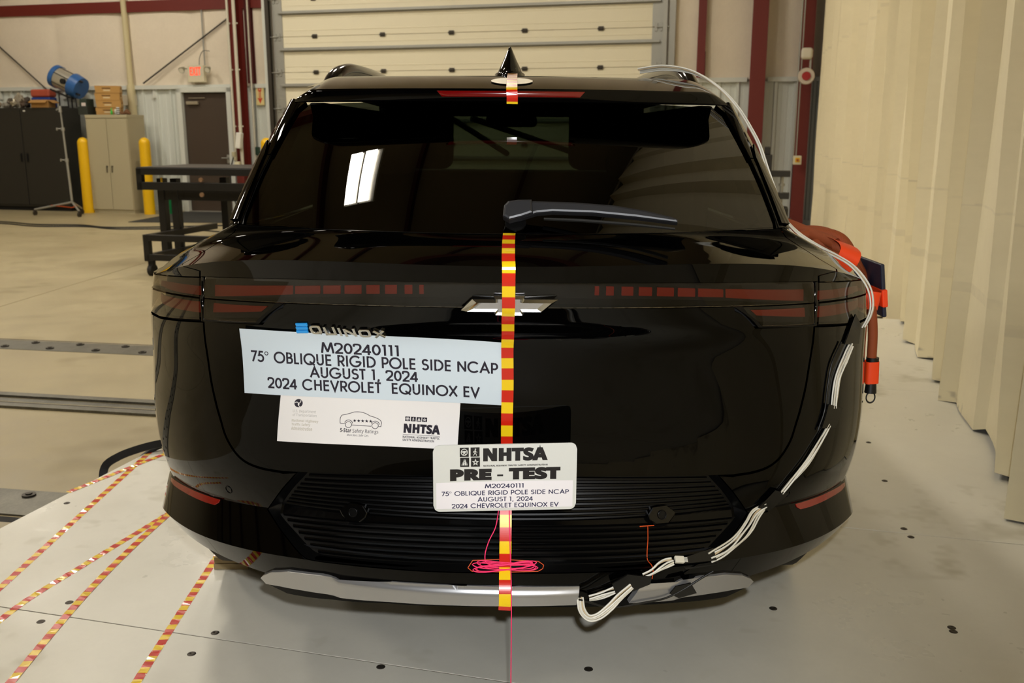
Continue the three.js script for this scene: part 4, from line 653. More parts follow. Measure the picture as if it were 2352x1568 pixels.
const plateMap = canvasMap(2048, 940, (c, w, h) => {
  c.fillStyle = '#d4d4cc'; c.fillRect(0, 0, w, h); const X = (x) => (x - 240) / 1793 * w, Y = (y) => (y - 213) / 825 * h, K = '#1a1716';
  [[572, 250, 0], [707, 250, 1], [577, 373, 2], [712, 373, 3]].forEach(([x, y, k]) => icon(c, k, X(x), Y(y), 128, K, '#d4d4cc'));
  heavy(c, 'NHTSA', X(864), X(1668), Y(262), Y(424), K, 'bold', 20); heavy(c, 'NATIONAL HIGHWAY TRAFFIC SAFETY ADMINISTRATION', X(868), X(1670), Y(468), Y(487), K, 'bold', 6);
  heavy(c, 'PRE', X(450), X(972), Y(513), Y(660), K, 'bold', 24); c.fillStyle = K; c.fillRect(X(1040), Y(586), X(1115) - X(1040), 28); heavy(c, 'TEST', X(1187), X(1832), Y(506), Y(660), K, 'bold', 24);
});
const labelMap = canvasMap(2048, 400, (c, w, h) => {
  c.fillStyle = '#e9e4e4'; c.fillRect(0, 0, w, h); const X = (x) => (x - 278) / 1712 * w, Y = (y) => (y - 670) / 333 * h, I = '#2a2748';
  gothic(c, 'M20240111', X(887), X(1380), Y(728), 64, 0.165, I); gothic(c, '75° OBLIQUE RIGID POLE SIDE NCAP', X(343), X(1940), Y(811), 66, 0.165, I); gothic(c, 'AUGUST 1, 2024', X(797), X(1492), Y(892), 66, 0.165, I); gothic(c, '2024 CHEVROLET EQUINOX EV', X(472), X(1815), Y(970), 66, 0.165, I);
});
function sheetOn(f, nu, nv, thick = 0.0006) {                   // f(a, b) -> point; a to the right, b upwards; a thin sheet with two sides
  const rows = []; for (let j = 0; j <= nv; j++) rows.push([...Array(nu + 1)].map((_, i) => f(i / nu, j / nv)));
  const g = loft(rows), uv = g.attributes.uv; for (let j = 0; j <= nv; j++) for (let i = 0; i <= nu; i++) uv.setXY(j * (nu + 1) + i, i / nu, j / nv);
  return g;
}
const bil = (q, a, b) => [0, 1].map((k) => (q[3][k] * (1 - a) + q[2][k] * a) * (1 - b) + (q[0][k] * (1 - a) + q[1][k] * a) * b);   // corners TL TR BR BL
// a sheet laid on the car, its rows evenly spaced in height
function even(q, a, b) { const [u] = bil(q, a, b), y0 = surf(...bil(q, a, 0))[1], y1 = surf(...bil(q, a, 1))[1], y = y0 + (y1 - y0) * b; let lo = 2, hi = 8; for (let k = 0; k < 30; k++) { const m = (lo + hi) / 2; if (surf(u, m)[1] < y) lo = m; else hi = m; } return [u, (lo + hi) / 2]; }
const paper = (q, off, wave) => sheetOn((a, b) => { const [u, v] = even(q, a, b); return point(u, v, off + wave(a, b)).p; }, 60, 24);
{ const q = [[-0.648, 5.84], [-0.016, 5.17], [-0.0155, 4.20], [-0.651, 4.46]];
  stick('paper_banner', sheetOn((a, b) => { let [u, v] = even(q, a, b); v -= Math.sin(Math.PI * a) * 0.03 * (0.6 + 0.4 * b); return point(u, v, 0.004 + 0.003 * Math.abs(a - 0.47) * Math.sin(b * 3.1) + 0.006 * Math.exp(-a * 14) * b * b).p; }, 60, 24), M(0xffffff, 0.6, 0, { map: bannerMap }), 'pale blue paper banner with four lines of black capitals, taped across the tailgate', 'banner');
  stick('paper_sheet', paper([[-0.552, 4.5], [-0.114, 4.28], [-0.124, 3.49], [-0.573, 3.69]], 0.0025, (a, b) => 0.001 * Math.sin(a * 5)), M(0xffffff, 0.45, 0, { map: sheetPrint }), 'white printed sheet with a small car outline, below the pale blue banner', 'sign'); }
{ // the plate: a bent metal sheet with rounded corners and a white paper label
  const W = 0.305, H = 0.148, R = 0.014, shape = []; for (const [cx, cy, a0] of [[W / 2 - R, H / 2 - R, 0], [-W / 2 + R, H / 2 - R, 1], [-W / 2 + R, -H / 2 + R, 2], [W / 2 - R, -H / 2 + R, 3]]) for (let k = 0; k <= 8; k++) { const a = (a0 + k / 8) * Math.PI / 2; shape.push([cx + R * Math.cos(a), cy + R * Math.sin(a)]); }
  const bend = (x, y) => { const t = x / (W / 2); return [x, y + 0.0045 * x / W * 2 + (y > 0 ? 0.003 * (t * t - 0.5) : 0.0004 * t * t) + 0.659, 1.93 + 0.012 * (1 - t * t) * (y + 0.08) / 0.16 - 0.002]; };
  const cut = (x) => { const m = Math.abs(x) - (W / 2 - R); return m > 0 ? H / 2 - R + Math.sqrt(Math.max(0, R * R - m * m)) : H / 2; };
  const face = (off, w0, w1, y0, y1) => sheetOn((a, b) => { const x = -W / 2 + W * (w0 + (w1 - w0) * a), c = cut(x), y = Math.max(-c, Math.min(c, -H / 2 + H * (y0 + (y1 - y0) * b))); const [X, Y, D] = bend(x, y); return P3(X - 0.0065, Y, D - off); }, 96, 32);
  const rim = loft([0, 0.0012].map((o) => [...shape, shape[0]].map(([x, y]) => { const [X, Y, D] = bend(x, y); return P3(X - 0.0065, Y, D + o); })));
  stickGroup('number_plate', 'silver grey plate with rounded corners reading PRE - TEST, over the striped tape', 'plate', [['plate_face', [face(0, 0, 1, 0, 1)], M(0xffffff, 0.35, 0.0, { map: plateMap })], ['plate_edge', rim, MAT.galv], ['paper_label', face(0.0006, 0.021, 0.976, 0.042, 0.44), M(0xffffff, 0.6, 0, { map: labelMap })]]);
}
// pink string: a bundled coil behind the tape and a plumb line
const PINK = M(0xff2f6e, 0.6);
{ const loops = []; for (let k = 0; k < 6; k++) { const pts = []; const w = 0.058 + 0.014 * rnd(), h = 0.0085 + 0.003 * rnd(), cx = -0.004 + 0.012 * (rnd() - 0.5), cy = 0.4885 + 0.003 * (rnd() - 0.5); for (let i = 0; i < 14; i++) { const a = 2 * Math.PI * i / 14; pts.push(P3(cx + w * Math.cos(a), cy + h * Math.sin(a) * (0.45 + 0.55 * Math.abs(Math.cos(a))) + 0.008 * Math.cos(a) * (k % 2 ? 1 : -0.4), 1.862 - 0.0022 * k - 0.16 * (0.4885 - cy) + 0.03 * Math.abs(Math.cos(a)) ** 2 * 0.2)); } loops.push(tube(pts, 0.0011, 80, 6, true)); }
  stickGroup('string_coil', 'coil of bright pink string tucked behind the striped tape on the bumper', 'string', [...loops.map((g) => ['loop', g, PINK]), ['strand', tube([P3(-0.018, 0.598, 1.952), P3(-0.021, 0.575, 1.925), P3(-0.026, 0.555, 1.905), P3(-0.040, 0.529, 1.89), P3(-0.047, 0.506, 1.872), P3(-0.044, 0.496, 1.862), P3(-0.032, 0.492, 1.858), P3(-0.01, 0.495, 1.852)], 0.0011, 60, 6), PINK]]);
  stick('plumb_line', tube([P3(0.003, 0.598, 1.952), P3(0.004, 0.575, 1.918), P3(0.006, 0.52, 1.878), P3(0.009, 0.455, 1.815), P3(0.0095, 0.40, 1.8), P3(0.0095, 0.2, 1.8), P3(0.0095, 0.012, 1.8)], 0.0011, 60, 6), PINK, 'taut pink string hanging straight from the bumper to the white platform', 'string'); }
// marks drawn with an orange paint pen
const ORANGE = M(0xd9521a, 0.5);
stick('paint_mark', (() => { const q = [[-0.083, 0.479, 1.872], [-0.073, 0.492, 1.880], [-0.016, 0.494, 1.882], [0.066, 0.491, 1.880], [0.077, 0.486, 1.873], [0.075, 0.480, 1.868], [0.065, 0.475, 1.866], [0.0, 0.4745, 1.862], [-0.074, 0.474, 1.866]].map((p) => P3(...p)); return q.map((p, i) => rod(p, q[(i + 1) % q.length].clone(), 0.0009, 6)); })(), ORANGE, 'flat orange outline drawn on the black bumper around the pink string', 'mark');
stick('paint_mark', [tube([[0.339, 1.91], [0.377, 1.92]].map(([u, v]) => point(u, v, -0.018).p), 0.0012, 8, 5), tube([[0.360, 1.90, -0.018], [0.356, 1.62, -0.018], [0.350, 1.36, -0.018], [0.350, 1.24, -0.02], [0.353, 1.05, -0.004], [0.355, 0.9, 0.001], [0.356, 0.64, 0.001]].map(([u, v, o]) => point(u, v, o).p), 0.0011, 40, 5)], ORANGE, 'orange T drawn below the right parking sensor, running down the bumper', 'mark');
// white sensor wires, in runs held down by black cloth tape
const WIRE = [M(0xe2dfd2, 0.5), M(0xd8d2bf, 0.5), M(0xcab48f, 0.5)];
function wires(label, centre, n, spread, r = 0.0021) {          // centre: points with an outward direction
  const parts = []; const N = centre.length;
  for (let k = 0; k < n; k++) { const o = (k - (n - 1) / 2) / n * 2, ph = rnd() * 6; parts.push(['wire', tube(centre.map(({ p, n: nn, side }, i) => { const e = Math.sin(Math.PI * i / (N - 1)), q = spread * (0.5 * o * (0.9 + 0.3 * e) + 0.13 * e * Math.sin(ph + i * 0.8)); return p.clone().addScaledVector(side, q).addScaledVector(nn, r + r * 1.1 * (k % 3)); }), r, N * 10, 6), WIRE[k % 5 === 3 ? 2 : k % 2]]); }
  return stickGroup('wire_bundle', label, 'wires', parts, 'white wires taped along the right of the car');
}
const uvPath = (list, off = 0.001, per = 2) => { const s = smooth(list, per).map(([u, v]) => point(u, v, off)); return s.map((q, i) => { const t = s[Math.min(s.length - 1, i + 1)].p.clone().sub(s[Math.max(0, i - 1)].p).normalize(); return { ...q, side: t.clone().cross(q.n).normalize() }; }); };
const xyzPath = (list, out) => { const s = list.map((p) => P3(...p)); return s.map((p, i) => { const t = s[Math.min(s.length - 1, i + 1)].clone().sub(s[Math.max(0, i - 1)]).normalize(); return { p, n: out, side: t.clone().cross(out).normalize() }; }); };
wires('white wires laid across the roof by the right rail and down the rear pillar', xyzPath([[0.36, 1.548, 2.82], [0.42, 1.55, 2.72], [0.485, 1.53, 2.62], [0.54, 1.485, 2.55], [0.572, 1.44, 2.5], [0.594, 1.395, 2.46], [0.614, 1.35, 2.43], [0.634, 1.29, 2.41], [0.655, 1.235, 2.4], [0.675, 1.19, 2.41]], V(0.75, 0.35, 0.55).normalize()), 5, 0.02);
wires('white wires sweeping over the right shoulder and past the tail lamp', xyzPath([[0.675, 1.19, 2.41], [0.686, 1.166, 2.41], [0.73, 1.126, 2.43], [0.77, 1.101, 2.41], [0.805, 1.084, 2.37], [0.833, 1.065, 2.33], [0.85, 1.04, 2.29], [0.862, 1.013, 2.27], [0.868, 0.976, 2.265], [0.866, 0.949, 2.27], [0.858, 0.92, 2.28]], V(0.55, 0.35, 0.75).normalize()), 5, 0.02);
wires('white wires on the right corner below the tail lamp, upper run', uvPath([[0.914, 5.40], [0.888, 5.07], [0.860, 4.72], [0.849, 4.28]]), 7, 0.026);
wires('white wires on the right bumper side, run pointing down to the red reflector', uvPath([[0.834, 4.0], [0.809, 3.70], [0.776, 3.26], [0.739, 2.86], [0.716, 2.52]]), 6, 0.018);
wires('white wires on the right of the bumper, run beside the plate recess', uvPath([[0.678, 2.16], [0.624, 1.67], [0.584, 1.40], [0.541, 1.19], [0.500, 1.07]]), 6, 0.024);
wires('white wires ending in a flat connector above the silver skid plate', uvPath([[0.403, 1.08], [0.370, 1.01], [0.331, 0.78]]), 5, 0.02);
wires('white wires looping down at the broken gap of the skid plate', [...uvPath([[0.300, 0.62], [0.265, 0.46], [0.23, 0.33], [0.2, 0.25]], 0.006)], 5, 0.018);
wires('white wires curled in a small loop under the bumper edge', xyzPath([[0.262, 0.447, 1.86], [0.235, 0.43, 1.845], [0.213, 0.412, 1.835], [0.19, 0.395, 1.83], [0.172, 0.39, 1.83], [0.158, 0.398, 1.845], [0.155, 0.415, 1.87]], V(0, 0, 1)), 5, 0.016);
{ const f = (w, h, d, x) => onCar(box(w, h, d, x, 0, 0.005, 0.0015), 0.424, 1.085, 0.002, -0.12); stickGroup('wire_connector', 'cream plastic connector above the silver skid plate', 'connector', [['connector_body', f(0.021, 0.0155, 0.008, -0.004), WIRE[1]], ['contact', [-0.0045, -0.0015, 0.0015, 0.0045].map((y) => onCar(box(0.008, 0.0016, 0.004, 0.0105, y, 0.005), 0.424, 1.085, 0.002, -0.12)), WIRE[0]]]); }
const CLOTH = M(0x0d0d0c, 0.42);
const patch = (poly, off, label) => stick('cloth_tape', panel(poly, { off, flange: 0.0012, mirror: false }), CLOTH, label, 'tape', 'black cloth tape over the wires');
patch([[0.925, 6.3], [0.955, 5.9], [0.95, 5.42], [0.88, 5.44], [0.905, 5.95]], 0.006, 'black cloth tape over white wires just under the right tail lamp');
patch([[0.823, 4.36], [0.878, 4.27], [0.855, 3.93], [0.804, 3.97]], 0.009, 'black cloth tape between the two wire runs on the right bumper corner');
patch([[0.69, 2.66], [0.738, 2.5], [0.692, 1.98], [0.652, 2.16]], 0.009, 'black cloth tape on the wires left of the right red reflector');
patch([[0.42, 1.1], [0.512, 1.26], [0.516, 0.98], [0.437, 0.92]], 0.008, 'black cloth tape just right of the cream connector');
patch([[0.285, 0.98], [0.345, 0.86], [0.345, 0.62], [0.30, 0.42], [0.262, 0.40], [0.25, 0.71]], 0.017, 'black cloth tape at the gap of the skid plate, over the wires');
patch([[0.410, 0.50], [0.448, 0.56], [0.472, 0.14], [0.425, 0.06], [0.398, 0.27]], 0.021, 'black cloth tape on the right part of the silver skid plate');
stick('thin_cable', tube([[0.50, 0.9], [0.47, 0.66], [0.43, 0.33], [0.39, 0.12], [0.341, 0.06], [0.253, 0.02], [0.2, 0.2], [0.172, 0.32]].map(([u, v]) => point(u, v, 0.02).p), 0.0022, 60, 6), CLOTH, 'thin black cable crossing the right skid plate under black tape', 'cable');
stick('thin_cable', tube([[0.868, 5.5, 0.004], [0.836, 5.0, 0.004], [0.823, 4.6, 0.004], [0.815, 4.25, 0.004], [0.797, 3.92, 0.004]].map(([u, v, o]) => point(u, v, o).p), 0.0022, 60, 6), CLOTH, 'thin black cable running beside the white wires on the right corner', 'cable');
{ // braided hoses hung over the right shoulder
  const HOSE = M(0xb05f30, 0.75, 0, { map: texture(32, (i, x, y) => { const a = ((x + y) % 16 < 8 ? 26 : -16) + ((x - y + 64) % 16 < 8 ? 14 : -10); return [206 + a, 182 + a, 160 + a]; }, 1) }); HOSE.map.repeat.set(90, 10);
  const OR = M(0xff4a14, 0.5), parts = [];
  for (let k = 0; k < 7; k++) { const j = k % 4, d = k < 4 ? 2.74 - 0.035 * j : 2.80 + 0.02 * j, rx = 0.146 - 0.022 * j, ry = 0.138 - 0.016 * j, cx = 0.884 + 0.003 * j, cy = 0.925; const pts = [P3(cx - 0.11, 1.085 + 0.012 * (3 - j), d + 0.14)]; for (const a of [115, 90, 65, 40, 15, -10, -35, -62]) pts.push(P3(cx + Math.max(rx, 0.06) * Math.cos(a * Math.PI / 180) * (a < 0 ? 1 : 1), cy + ry * Math.sin(a * Math.PI / 180) * (a < 0 ? 0.55 : 1) + (a > 60 ? 0.012 * (3 - j) : 0), d + (a > 80 ? 0.03 : 0))); parts.push(['hose', tube(pts, 0.0165, 70, 10), HOSE]); }
  parts.push(['hose', tube([P3(0.70, 1.135, 2.95), P3(0.79, 1.125, 2.85), P3(0.86, 1.10, 2.78), P3(0.92, 1.075, 2.7)], 0.018, 30, 10), HOSE]);
  parts.push(['hose', tube([P3(0.99, 0.92, 2.58), P3(1.0, 0.85, 2.58), P3(1.003, 0.79, 2.58), P3(1.004, 0.70, 2.58)], 0.013, 30, 10), HOSE]);
  const bandAt = (a, b, c, w) => { const n = 24, rows = []; for (const o of [0, 1]) rows.push([...Array(n + 1)].map((_, i) => { const t = 2 * Math.PI * i / n; const e = a[0] * Math.sign(Math.cos(t)) * Math.abs(Math.cos(t)) ** 0.6, f = a[1] * Math.sign(Math.sin(t)) * Math.abs(Math.sin(t)) ** 0.6; const p = V(e, (o - 0.5) * w, f); p.applyAxisAngle(V(0, 0, 1), b); const q = P3(...c); return p.add(q); })); return loft(rows); };
  parts.push(['orange_band', bandAt([0.032, 0.17], 1.25, [0.915, 1.055, 2.74], 0.06), OR]);
  parts.push(['orange_band', bandAt([0.038, 0.17], -0.14, [0.988, 0.936, 2.74], 0.05), OR]);
  parts.push(['orange_band', bandAt([0.0185, 0.0185], 0.05, [1.006, 0.735, 2.58], 0.062), OR]);
  parts.push(['hose_end', cyl(0.0165, 0.03, ...P3(1.0085, 0.69, 2.58).toArray(), 'y', 0.014), CLOTH]);
  parts.push(['hose_collar', cyl(0.017, 0.012, ...P3(1.0065, 0.77, 2.58).toArray()), CLOTH]);
  { const g = new THREE.TorusGeometry(0.0135, 0.0022, 8, 28); g.scale(0.9, 1.15, 1); const p = P3(1.0105, 0.661, 2.58); g.translate(p.x, p.y, p.z); parts.push(['pull_ring', g, CLOTH]); }
  { const g = box(0.012, 0.15, 0.28, 0, 0, 0, 0.004); g.rotateZ(0.13); const p = P3(1.036, 0.955, 2.76); g.translate(p.x, p.y, p.z); parts.push(['hose_plate', g, M(0x23283a, 0.4)]); }
  { const g = box(0.016, 0.05, 0.3, 0, 0, 0, 0.004); g.rotateZ(0.13); const p = P3(1.038, 0.935, 2.76); g.translate(p.x, p.y, p.z); parts.push(['orange_strap', g, OR]); }
  stickGroup('hose_bundle', 'bundle of rust brown braided hoses with orange bands over the right side of the car', 'hoses', parts);
}
// tapes on the platform, and a block under the bumper
const PLAT = 0.14;
const floorTape = (list, label, start = 0, lift = 0.0006) => { const p = along(list.map(([x, d]) => V(x, PLAT + lift, -d)), 90), N = p.map((q, i) => V(0.06 * Math.sin(i * 1.9), 1, 0.05 * Math.cos(i * 2.7)).normalize()); const g = ribbon(p, N, 0.0254, start, 0.0003); g.computeBoundingBox(); const b = g.boundingBox, c = V((b.min.x + b.max.x) / 2, PLAT, (b.min.z + b.max.z) / 2); g.translate(-c.x, -c.y, -c.z); const m = mesh('marking_tape', g, TAPE); m.position.copy(c); return tag(m, label, 'tape'); };
floorTape([[-1.586, 2.0], [-1.583, 2.729], [-1.588, 3.4], [-1.593, 4.035]], 'red and yellow tape on the white platform nearest its left edge');
floorTape([[-1.735, 3.53], [-1.602, 3.816], [-1.49, 4.04]], 'short red and yellow tape crossing near the far corner of the platform', 0.02, 0.0013);
floorTape([[-1.492, 2.2], [-1.470, 2.6], [-1.39, 2.9], [-1.303, 3.199], [-1.255, 3.375]], 'second red and yellow floor tape from the left, slanting to meet the third', 0.03);
floorTape([[-1.27, 1.9], [-1.30, 2.672], [-1.285, 3.08], [-1.245, 3.52]], 'third red and yellow floor tape from the left, longest of the four', 0.01, 0.0013);
floorTape([[-0.955, 1.9], [-0.972, 2.6], [-0.979, 2.95], [-0.985, 3.2]], 'red and yellow floor tape ending under the left bumper corner by a wooden block', 0.04);
tag((() => { const m = mesh('wooden_block', [box(0.11, 0.02, 0.09, 0, 0.01, 0, 0.002), box(0.115, 0.02, 0.085, 0.004, 0.031, 0, 0.002)], M(0x9c8a66, 0.8)); m.position.set(-0.905, PLAT, -2.9); return m; })(), 'flat wooden block lying under the left corner of the bumper', 'block');
{ const pts = [[-1.45, 0.20, 3.98], [-1.533, 0.185, 4.0], [-1.614, 0.175, 3.96], [-1.69, 0.155, 3.91], [-1.735, 0.125, 3.88], [-1.738, 0.07, 3.85], [-1.70, 0.03, 3.80]].map(([x, y, d]) => V(x, y, -d)); const g = ribbon(along(pts, 60), along(pts, 60).map(() => V(0.25, 0.6, 0.75).normalize()), 0.034, 0, 0.005); tag(mesh('strap', [g, tube([V(-1.40, 0.165, -4.06), V(-1.5, 0.168, -4.06), V(-1.58, 0.15, -4.02), V(-1.64, 0.10, -3.95), V(-1.66, 0.03, -3.9)], 0.012, 30, 8)], M(0x12110f, 0.45)), 'flat black strap looping off the platform edge beside the car', 'strap'); }

// ---------- things standing about the hall ----------
const H = (b, y, d) => hall(b, y, d);
{ // dark cabinet
  const t = thing('storage_cabinet', 'tall charcoal steel cabinet with junk on top, left of the yellow posts', 'cabinet', H(-13.85, 0, 16.0)), m = M(0x26241f, 0.45), w = 1.86, h = 1.95, dp = 0.5;
  mesh('carcass', [box(w, h - 0.08, dp, 0, h / 2 + 0.04, 0, 0.008)], m, t);
  for (const s of [-1, 1]) { const d = new THREE.Group(); d.name = 'door'; t.add(d); mesh('door_panel', box(w / 2 - 0.015, h - 0.16, 0.02, s * w / 4, h / 2 + 0.04, dp / 2 + 0.01, 0.005), m, d); mesh('handle', [box(0.02, 0.14, 0.03, s * 0.07, 1.02, dp / 2 + 0.035, 0.006), box(0.05, 0.18, 0.008, s * 0.07, 1.02, dp / 2 + 0.022)], MAT.blackMetal, d); }
  mesh('plinth', box(w - 0.1, 0.08, dp - 0.06, 0, 0.04, -0.02), MAT.dark, t); mesh('sticker', box(0.05, 0.025, 0.003, 0.1, h - 0.06, dp / 2 + 0.022), MAT.white, t);
}
{ // beige cabinet
  const t = thing('storage_cabinet', 'beige two-door steel cabinet between the two left yellow posts', 'cabinet', H(-11.875, 0, 15.88)), w = 0.89, h = 1.81, dp = 0.5;
  mesh('carcass', [box(w, h - 0.06, dp, 0, h / 2 + 0.03, 0, 0.006)], MAT.beige, t);
  for (const s of [-1, 1]) { const d = new THREE.Group(); d.name = 'door'; t.add(d); mesh('door_panel', box(w / 2 - 0.012, h - 0.15, 0.018, s * (w / 4 - 0.002), h / 2 + 0.0, dp / 2 + 0.009, 0.004), MAT.beige, d); mesh('handle', [box(0.012, 0.12, 0.018, s * 0.055, 0.82, dp / 2 + 0.035, 0.005), box(0.03, 0.03, 0.02, s * 0.055, 0.87, dp / 2 + 0.025, 0.005)], MAT.darksteel, d); }
  mesh('plinth', box(w - 0.02, 0.06, dp - 0.02, 0, 0.03, 0), MAT.beige, t); mesh('top_lip', box(w + 0.008, 0.06, dp + 0.02, 0, h - 0.03, 0.008, 0.005), MAT.beige, t);
}
[[-12.42, 15.62, 1.40, 'yellow post left of the beige cabinet, behind the wheeled stand'], [-11.10, 15.62, 1.40, 'yellow post right of the beige cabinet, behind the black steel cart'], [-8.62, 15.62, 1.40, 'yellow post beside the overhead door, half hidden by the car']].forEach(([b, d, h, label]) => {
  const t = thing('bollard', label, 'bollard', H(b, 0, d), -TURN, 'yellow posts along the far wall'), r = 0.1, p = [[0, 0], [r, 0], [r, h - r]]; for (let k = 1; k <= 8; k++) p.push([r * Math.cos(k * Math.PI / 16), h - r + r * Math.sin(k * Math.PI / 16)]);
  mesh('sleeve', lathe(p, 32), MAT.yellow, t);
});
{ // wheeled stand
  const t = thing('light_stand', 'chrome light stand on castors with orange braces, before the charcoal cabinet', 'stand', H(-12.2, 0, 14.98)), y0 = 0.27;
  mesh('pole', [rod(V(-0.06, y0, 0), V(-0.085, 1.0, 0), 0.022), rod(V(-0.085, 1.0, 0), V(-0.105, 1.55, 0), 0.018), rod(V(-0.105, 1.55, 0), V(-0.12, 1.9, 0), 0.013)], MAT.galv, t);
  for (const [y, x] of [[1.0, -0.085], [1.55, -0.105]]) mesh('clamp', [cyl(0.032, 0.06, x, y, 0), rod(V(x, y, 0), V(x - 0.09, y + 0.01, 0.03), 0.008), box(0.02, 0.05, 0.03, x - 0.1, y, 0.03, 0.006)], MAT.galv, t);
  mesh('stand_head', [cyl(0.03, 0.11, -0.125, 1.9, 0, 'y', 0.024), rod(V(-0.19, 1.88, 0.02), V(-0.12, 1.93, 0), 0.012)], MAT.galv, t);
  for (const [x, z] of [[-0.8, 0.1], [0.25, 0.22], [-0.15, -0.35]]) {
    const l = new THREE.Group(); l.name = 'leg'; t.add(l);
    mesh('leg_tube', rod(V(-0.06, y0 - 0.02, 0), V(x, 0.11, z), 0.018), MAT.galv, l);
    mesh('castor', [cyl(0.045, 0.03, x, 0.046, z, 'x'), box(0.045, 0.05, 0.03, x, 0.085, z, 0.008)], MAT.darksteel, l);
    mesh('brace', bar(V(-0.06, y0 - 0.12, 0), V(x * 0.55 - 0.03, 0.19, z * 0.55), 0.03, 0.01), M(0xc8531c, 0.5), l);
  }
}
{ // cartons
  const side = canvasMap(256, 128, (c, w, h) => { c.fillStyle = '#b98d4c'; c.fillRect(0, 0, w, h); c.fillStyle = '#5e3d1c'; c.fillRect(70, 34, 90, 20); c.fillStyle = '#d9c7a0'; c.fillRect(84, 70, 70, 22); });
  const cf = M(0xffffff, 0.75, 0, { map: side }), where = ['bottom carton of the stack of four', 'second carton from the bottom of the stack of four', 'third carton from the bottom of the stack of four', 'topmost carton of the stack of four'];
  for (let k = 0; k < 4; k++) {
    const t = thing('carton', `brown ${where[k]} on the beige cabinet`, 'box', H(-12.0 + 0.012 * (k % 2), 1.81 + k * 0.131, 15.92), -TURN + 0.5 + 0.02 * (k % 2), 'brown cartons stacked on the beige cabinet');
    mesh('tray', box(0.43, 0.128, 0.33, 0, 0.065, 0, 0.003), cf, t); mesh('lid_flap', box(0.012, 0.06, 0.29, -0.218, 0.099, 0, 0.003), M(0xc99a56, 0.75), t);
    mesh('paper_label', box(0.004, 0.035, 0.09, -0.219, 0.04, -0.04, 0.001), MAT.white, t); mesh('top_lid', box(0.434, 0.008, 0.334, 0, 0.126, 0, 0.002), M(0xb98d4e, 0.75), t);
  }
}
{ // blue and silver drum heater
  const t = thing('heater', 'portable drum heater with blue ends tilted on the charcoal cabinet', 'heater', H(-12.99, 1.95, 16.06)), d = new THREE.Group(); const blue = M(0x2d5f9e, 0.4);
  const tip = (g) => { g.rotateZ(-0.42); g.translate(-0.02, 0.49, 0); return g; }, rings = (x) => [tip(cyl(0.215, 0.1, x, 0, 0, 'x', 0.215, 36))];
  mesh('drum', tip(cyl(0.2, 0.34, 0.0, 0, 0, 'x', 0.2, 36)), M(0xc9c3b2, 0.3, 0.6), t);
  mesh('end_ring', [tip(cyl(0.215, 0.09, -0.21, 0, 0, 'x', 0.215, 36))], blue, t); mesh('end_cover', [tip(cyl(0.225, 0.18, 0.26, 0, 0, 'x', 0.205, 36))], blue, t);
  mesh('front_grille', [0.05, 0.1, 0.15, 0.19].map((r) => { const g = new THREE.TorusGeometry(r, 0.005, 6, 32); g.rotateY(Math.PI / 2); g.translate(-0.262, 0, 0); return tip(g); }), MAT.darksteel, t);
  mesh('seam_strip', [0.5, -0.4, 1.35].map((a) => tip(box(0.34, 0.012, 0.012, 0, 0.203 * Math.sin(a), 0.203 * Math.cos(a)))), MAT.black, t);
  mesh('knob', [tip(cyl(0.05, 0.06, 0.1, 0.03, 0.22, 'z')), tip(box(0.09, 0.035, 0.05, 0.37, 0.15, 0.1, 0.01)), tip(box(0.09, 0.035, 0.05, 0.38, -0.1, 0.1, 0.01)), tip(box(0.05, 0.04, 0.05, 0.24, -0.24, 0.02, 0.01))], MAT.black, t);
  for (const [a, b] of [[[-0.10, 0.3, 0.14], [-0.10, 0, 0.14]], [[0.06, 0.3, 0.12], [0.08, 0, 0.12]], [[0.17, 0.36, 0.05], [0.21, 0, 0.06]], [[-0.05, 0.3, -0.14], [-0.05, 0, -0.14]]]) mesh('leg', rod(V(...a), V(...b), 0.014), MAT.black, t);
  mesh('foot_bar', [bar(V(-0.28, 0.34, 0.14), V(0.14, 0.18, 0.14), 0.03), bar(V(-0.1, 0.014, 0.14), V(0.06, 0.014, 0.13), 0.028)], MAT.black, t);
}
{ const t = thing('tool_case', 'red topped blue case lying behind the carton on the charcoal cabinet', 'case', H(-13.62, 1.95, 16.14), -TURN - 0.08); mesh('case_base', box(0.46, 0.2, 0.2, 0, 0.1, 0, 0.03), M(0x25418c, 0.5), t); mesh('case_lid', box(0.465, 0.15, 0.205, 0, 0.275, 0, 0.04), M(0xb8543c, 0.55), t); }
{ const t = thing('open_carton', 'open brown carton with raised flaps on the charcoal cabinet', 'box', H(-13.42, 1.95, 15.87), -TURN + 0.15); const m = M(0xb08347, 0.8); mesh('carton_wall', [box(0.34, 0.14, 0.006, 0, 0.07, 0.12), box(0.34, 0.14, 0.006, 0, 0.07, -0.12), box(0.006, 0.14, 0.24, 0.17, 0.07, 0), box(0.006, 0.14, 0.24, -0.17, 0.07, 0), box(0.34, 0.005, 0.24, 0, 0.003, 0)], m, t);
  for (const [s, ax] of [[-1, 'x'], [1, 'x'], [1, 'z']]) { const g = ax === 'x' ? box(0.12, 0.005, 0.24, 0.06, 0, 0) : box(0.34, 0.005, 0.11, 0, 0, 0.055); if (ax === 'x') { g.rotateZ(-0.5); if (s < 0) g.scale(-1, 1, 1); g.translate(s * 0.17, 0.14, 0); } else { g.rotateX(0.5); g.translate(0, 0.14, 0.12); } mesh('flap', g, m, t); } }
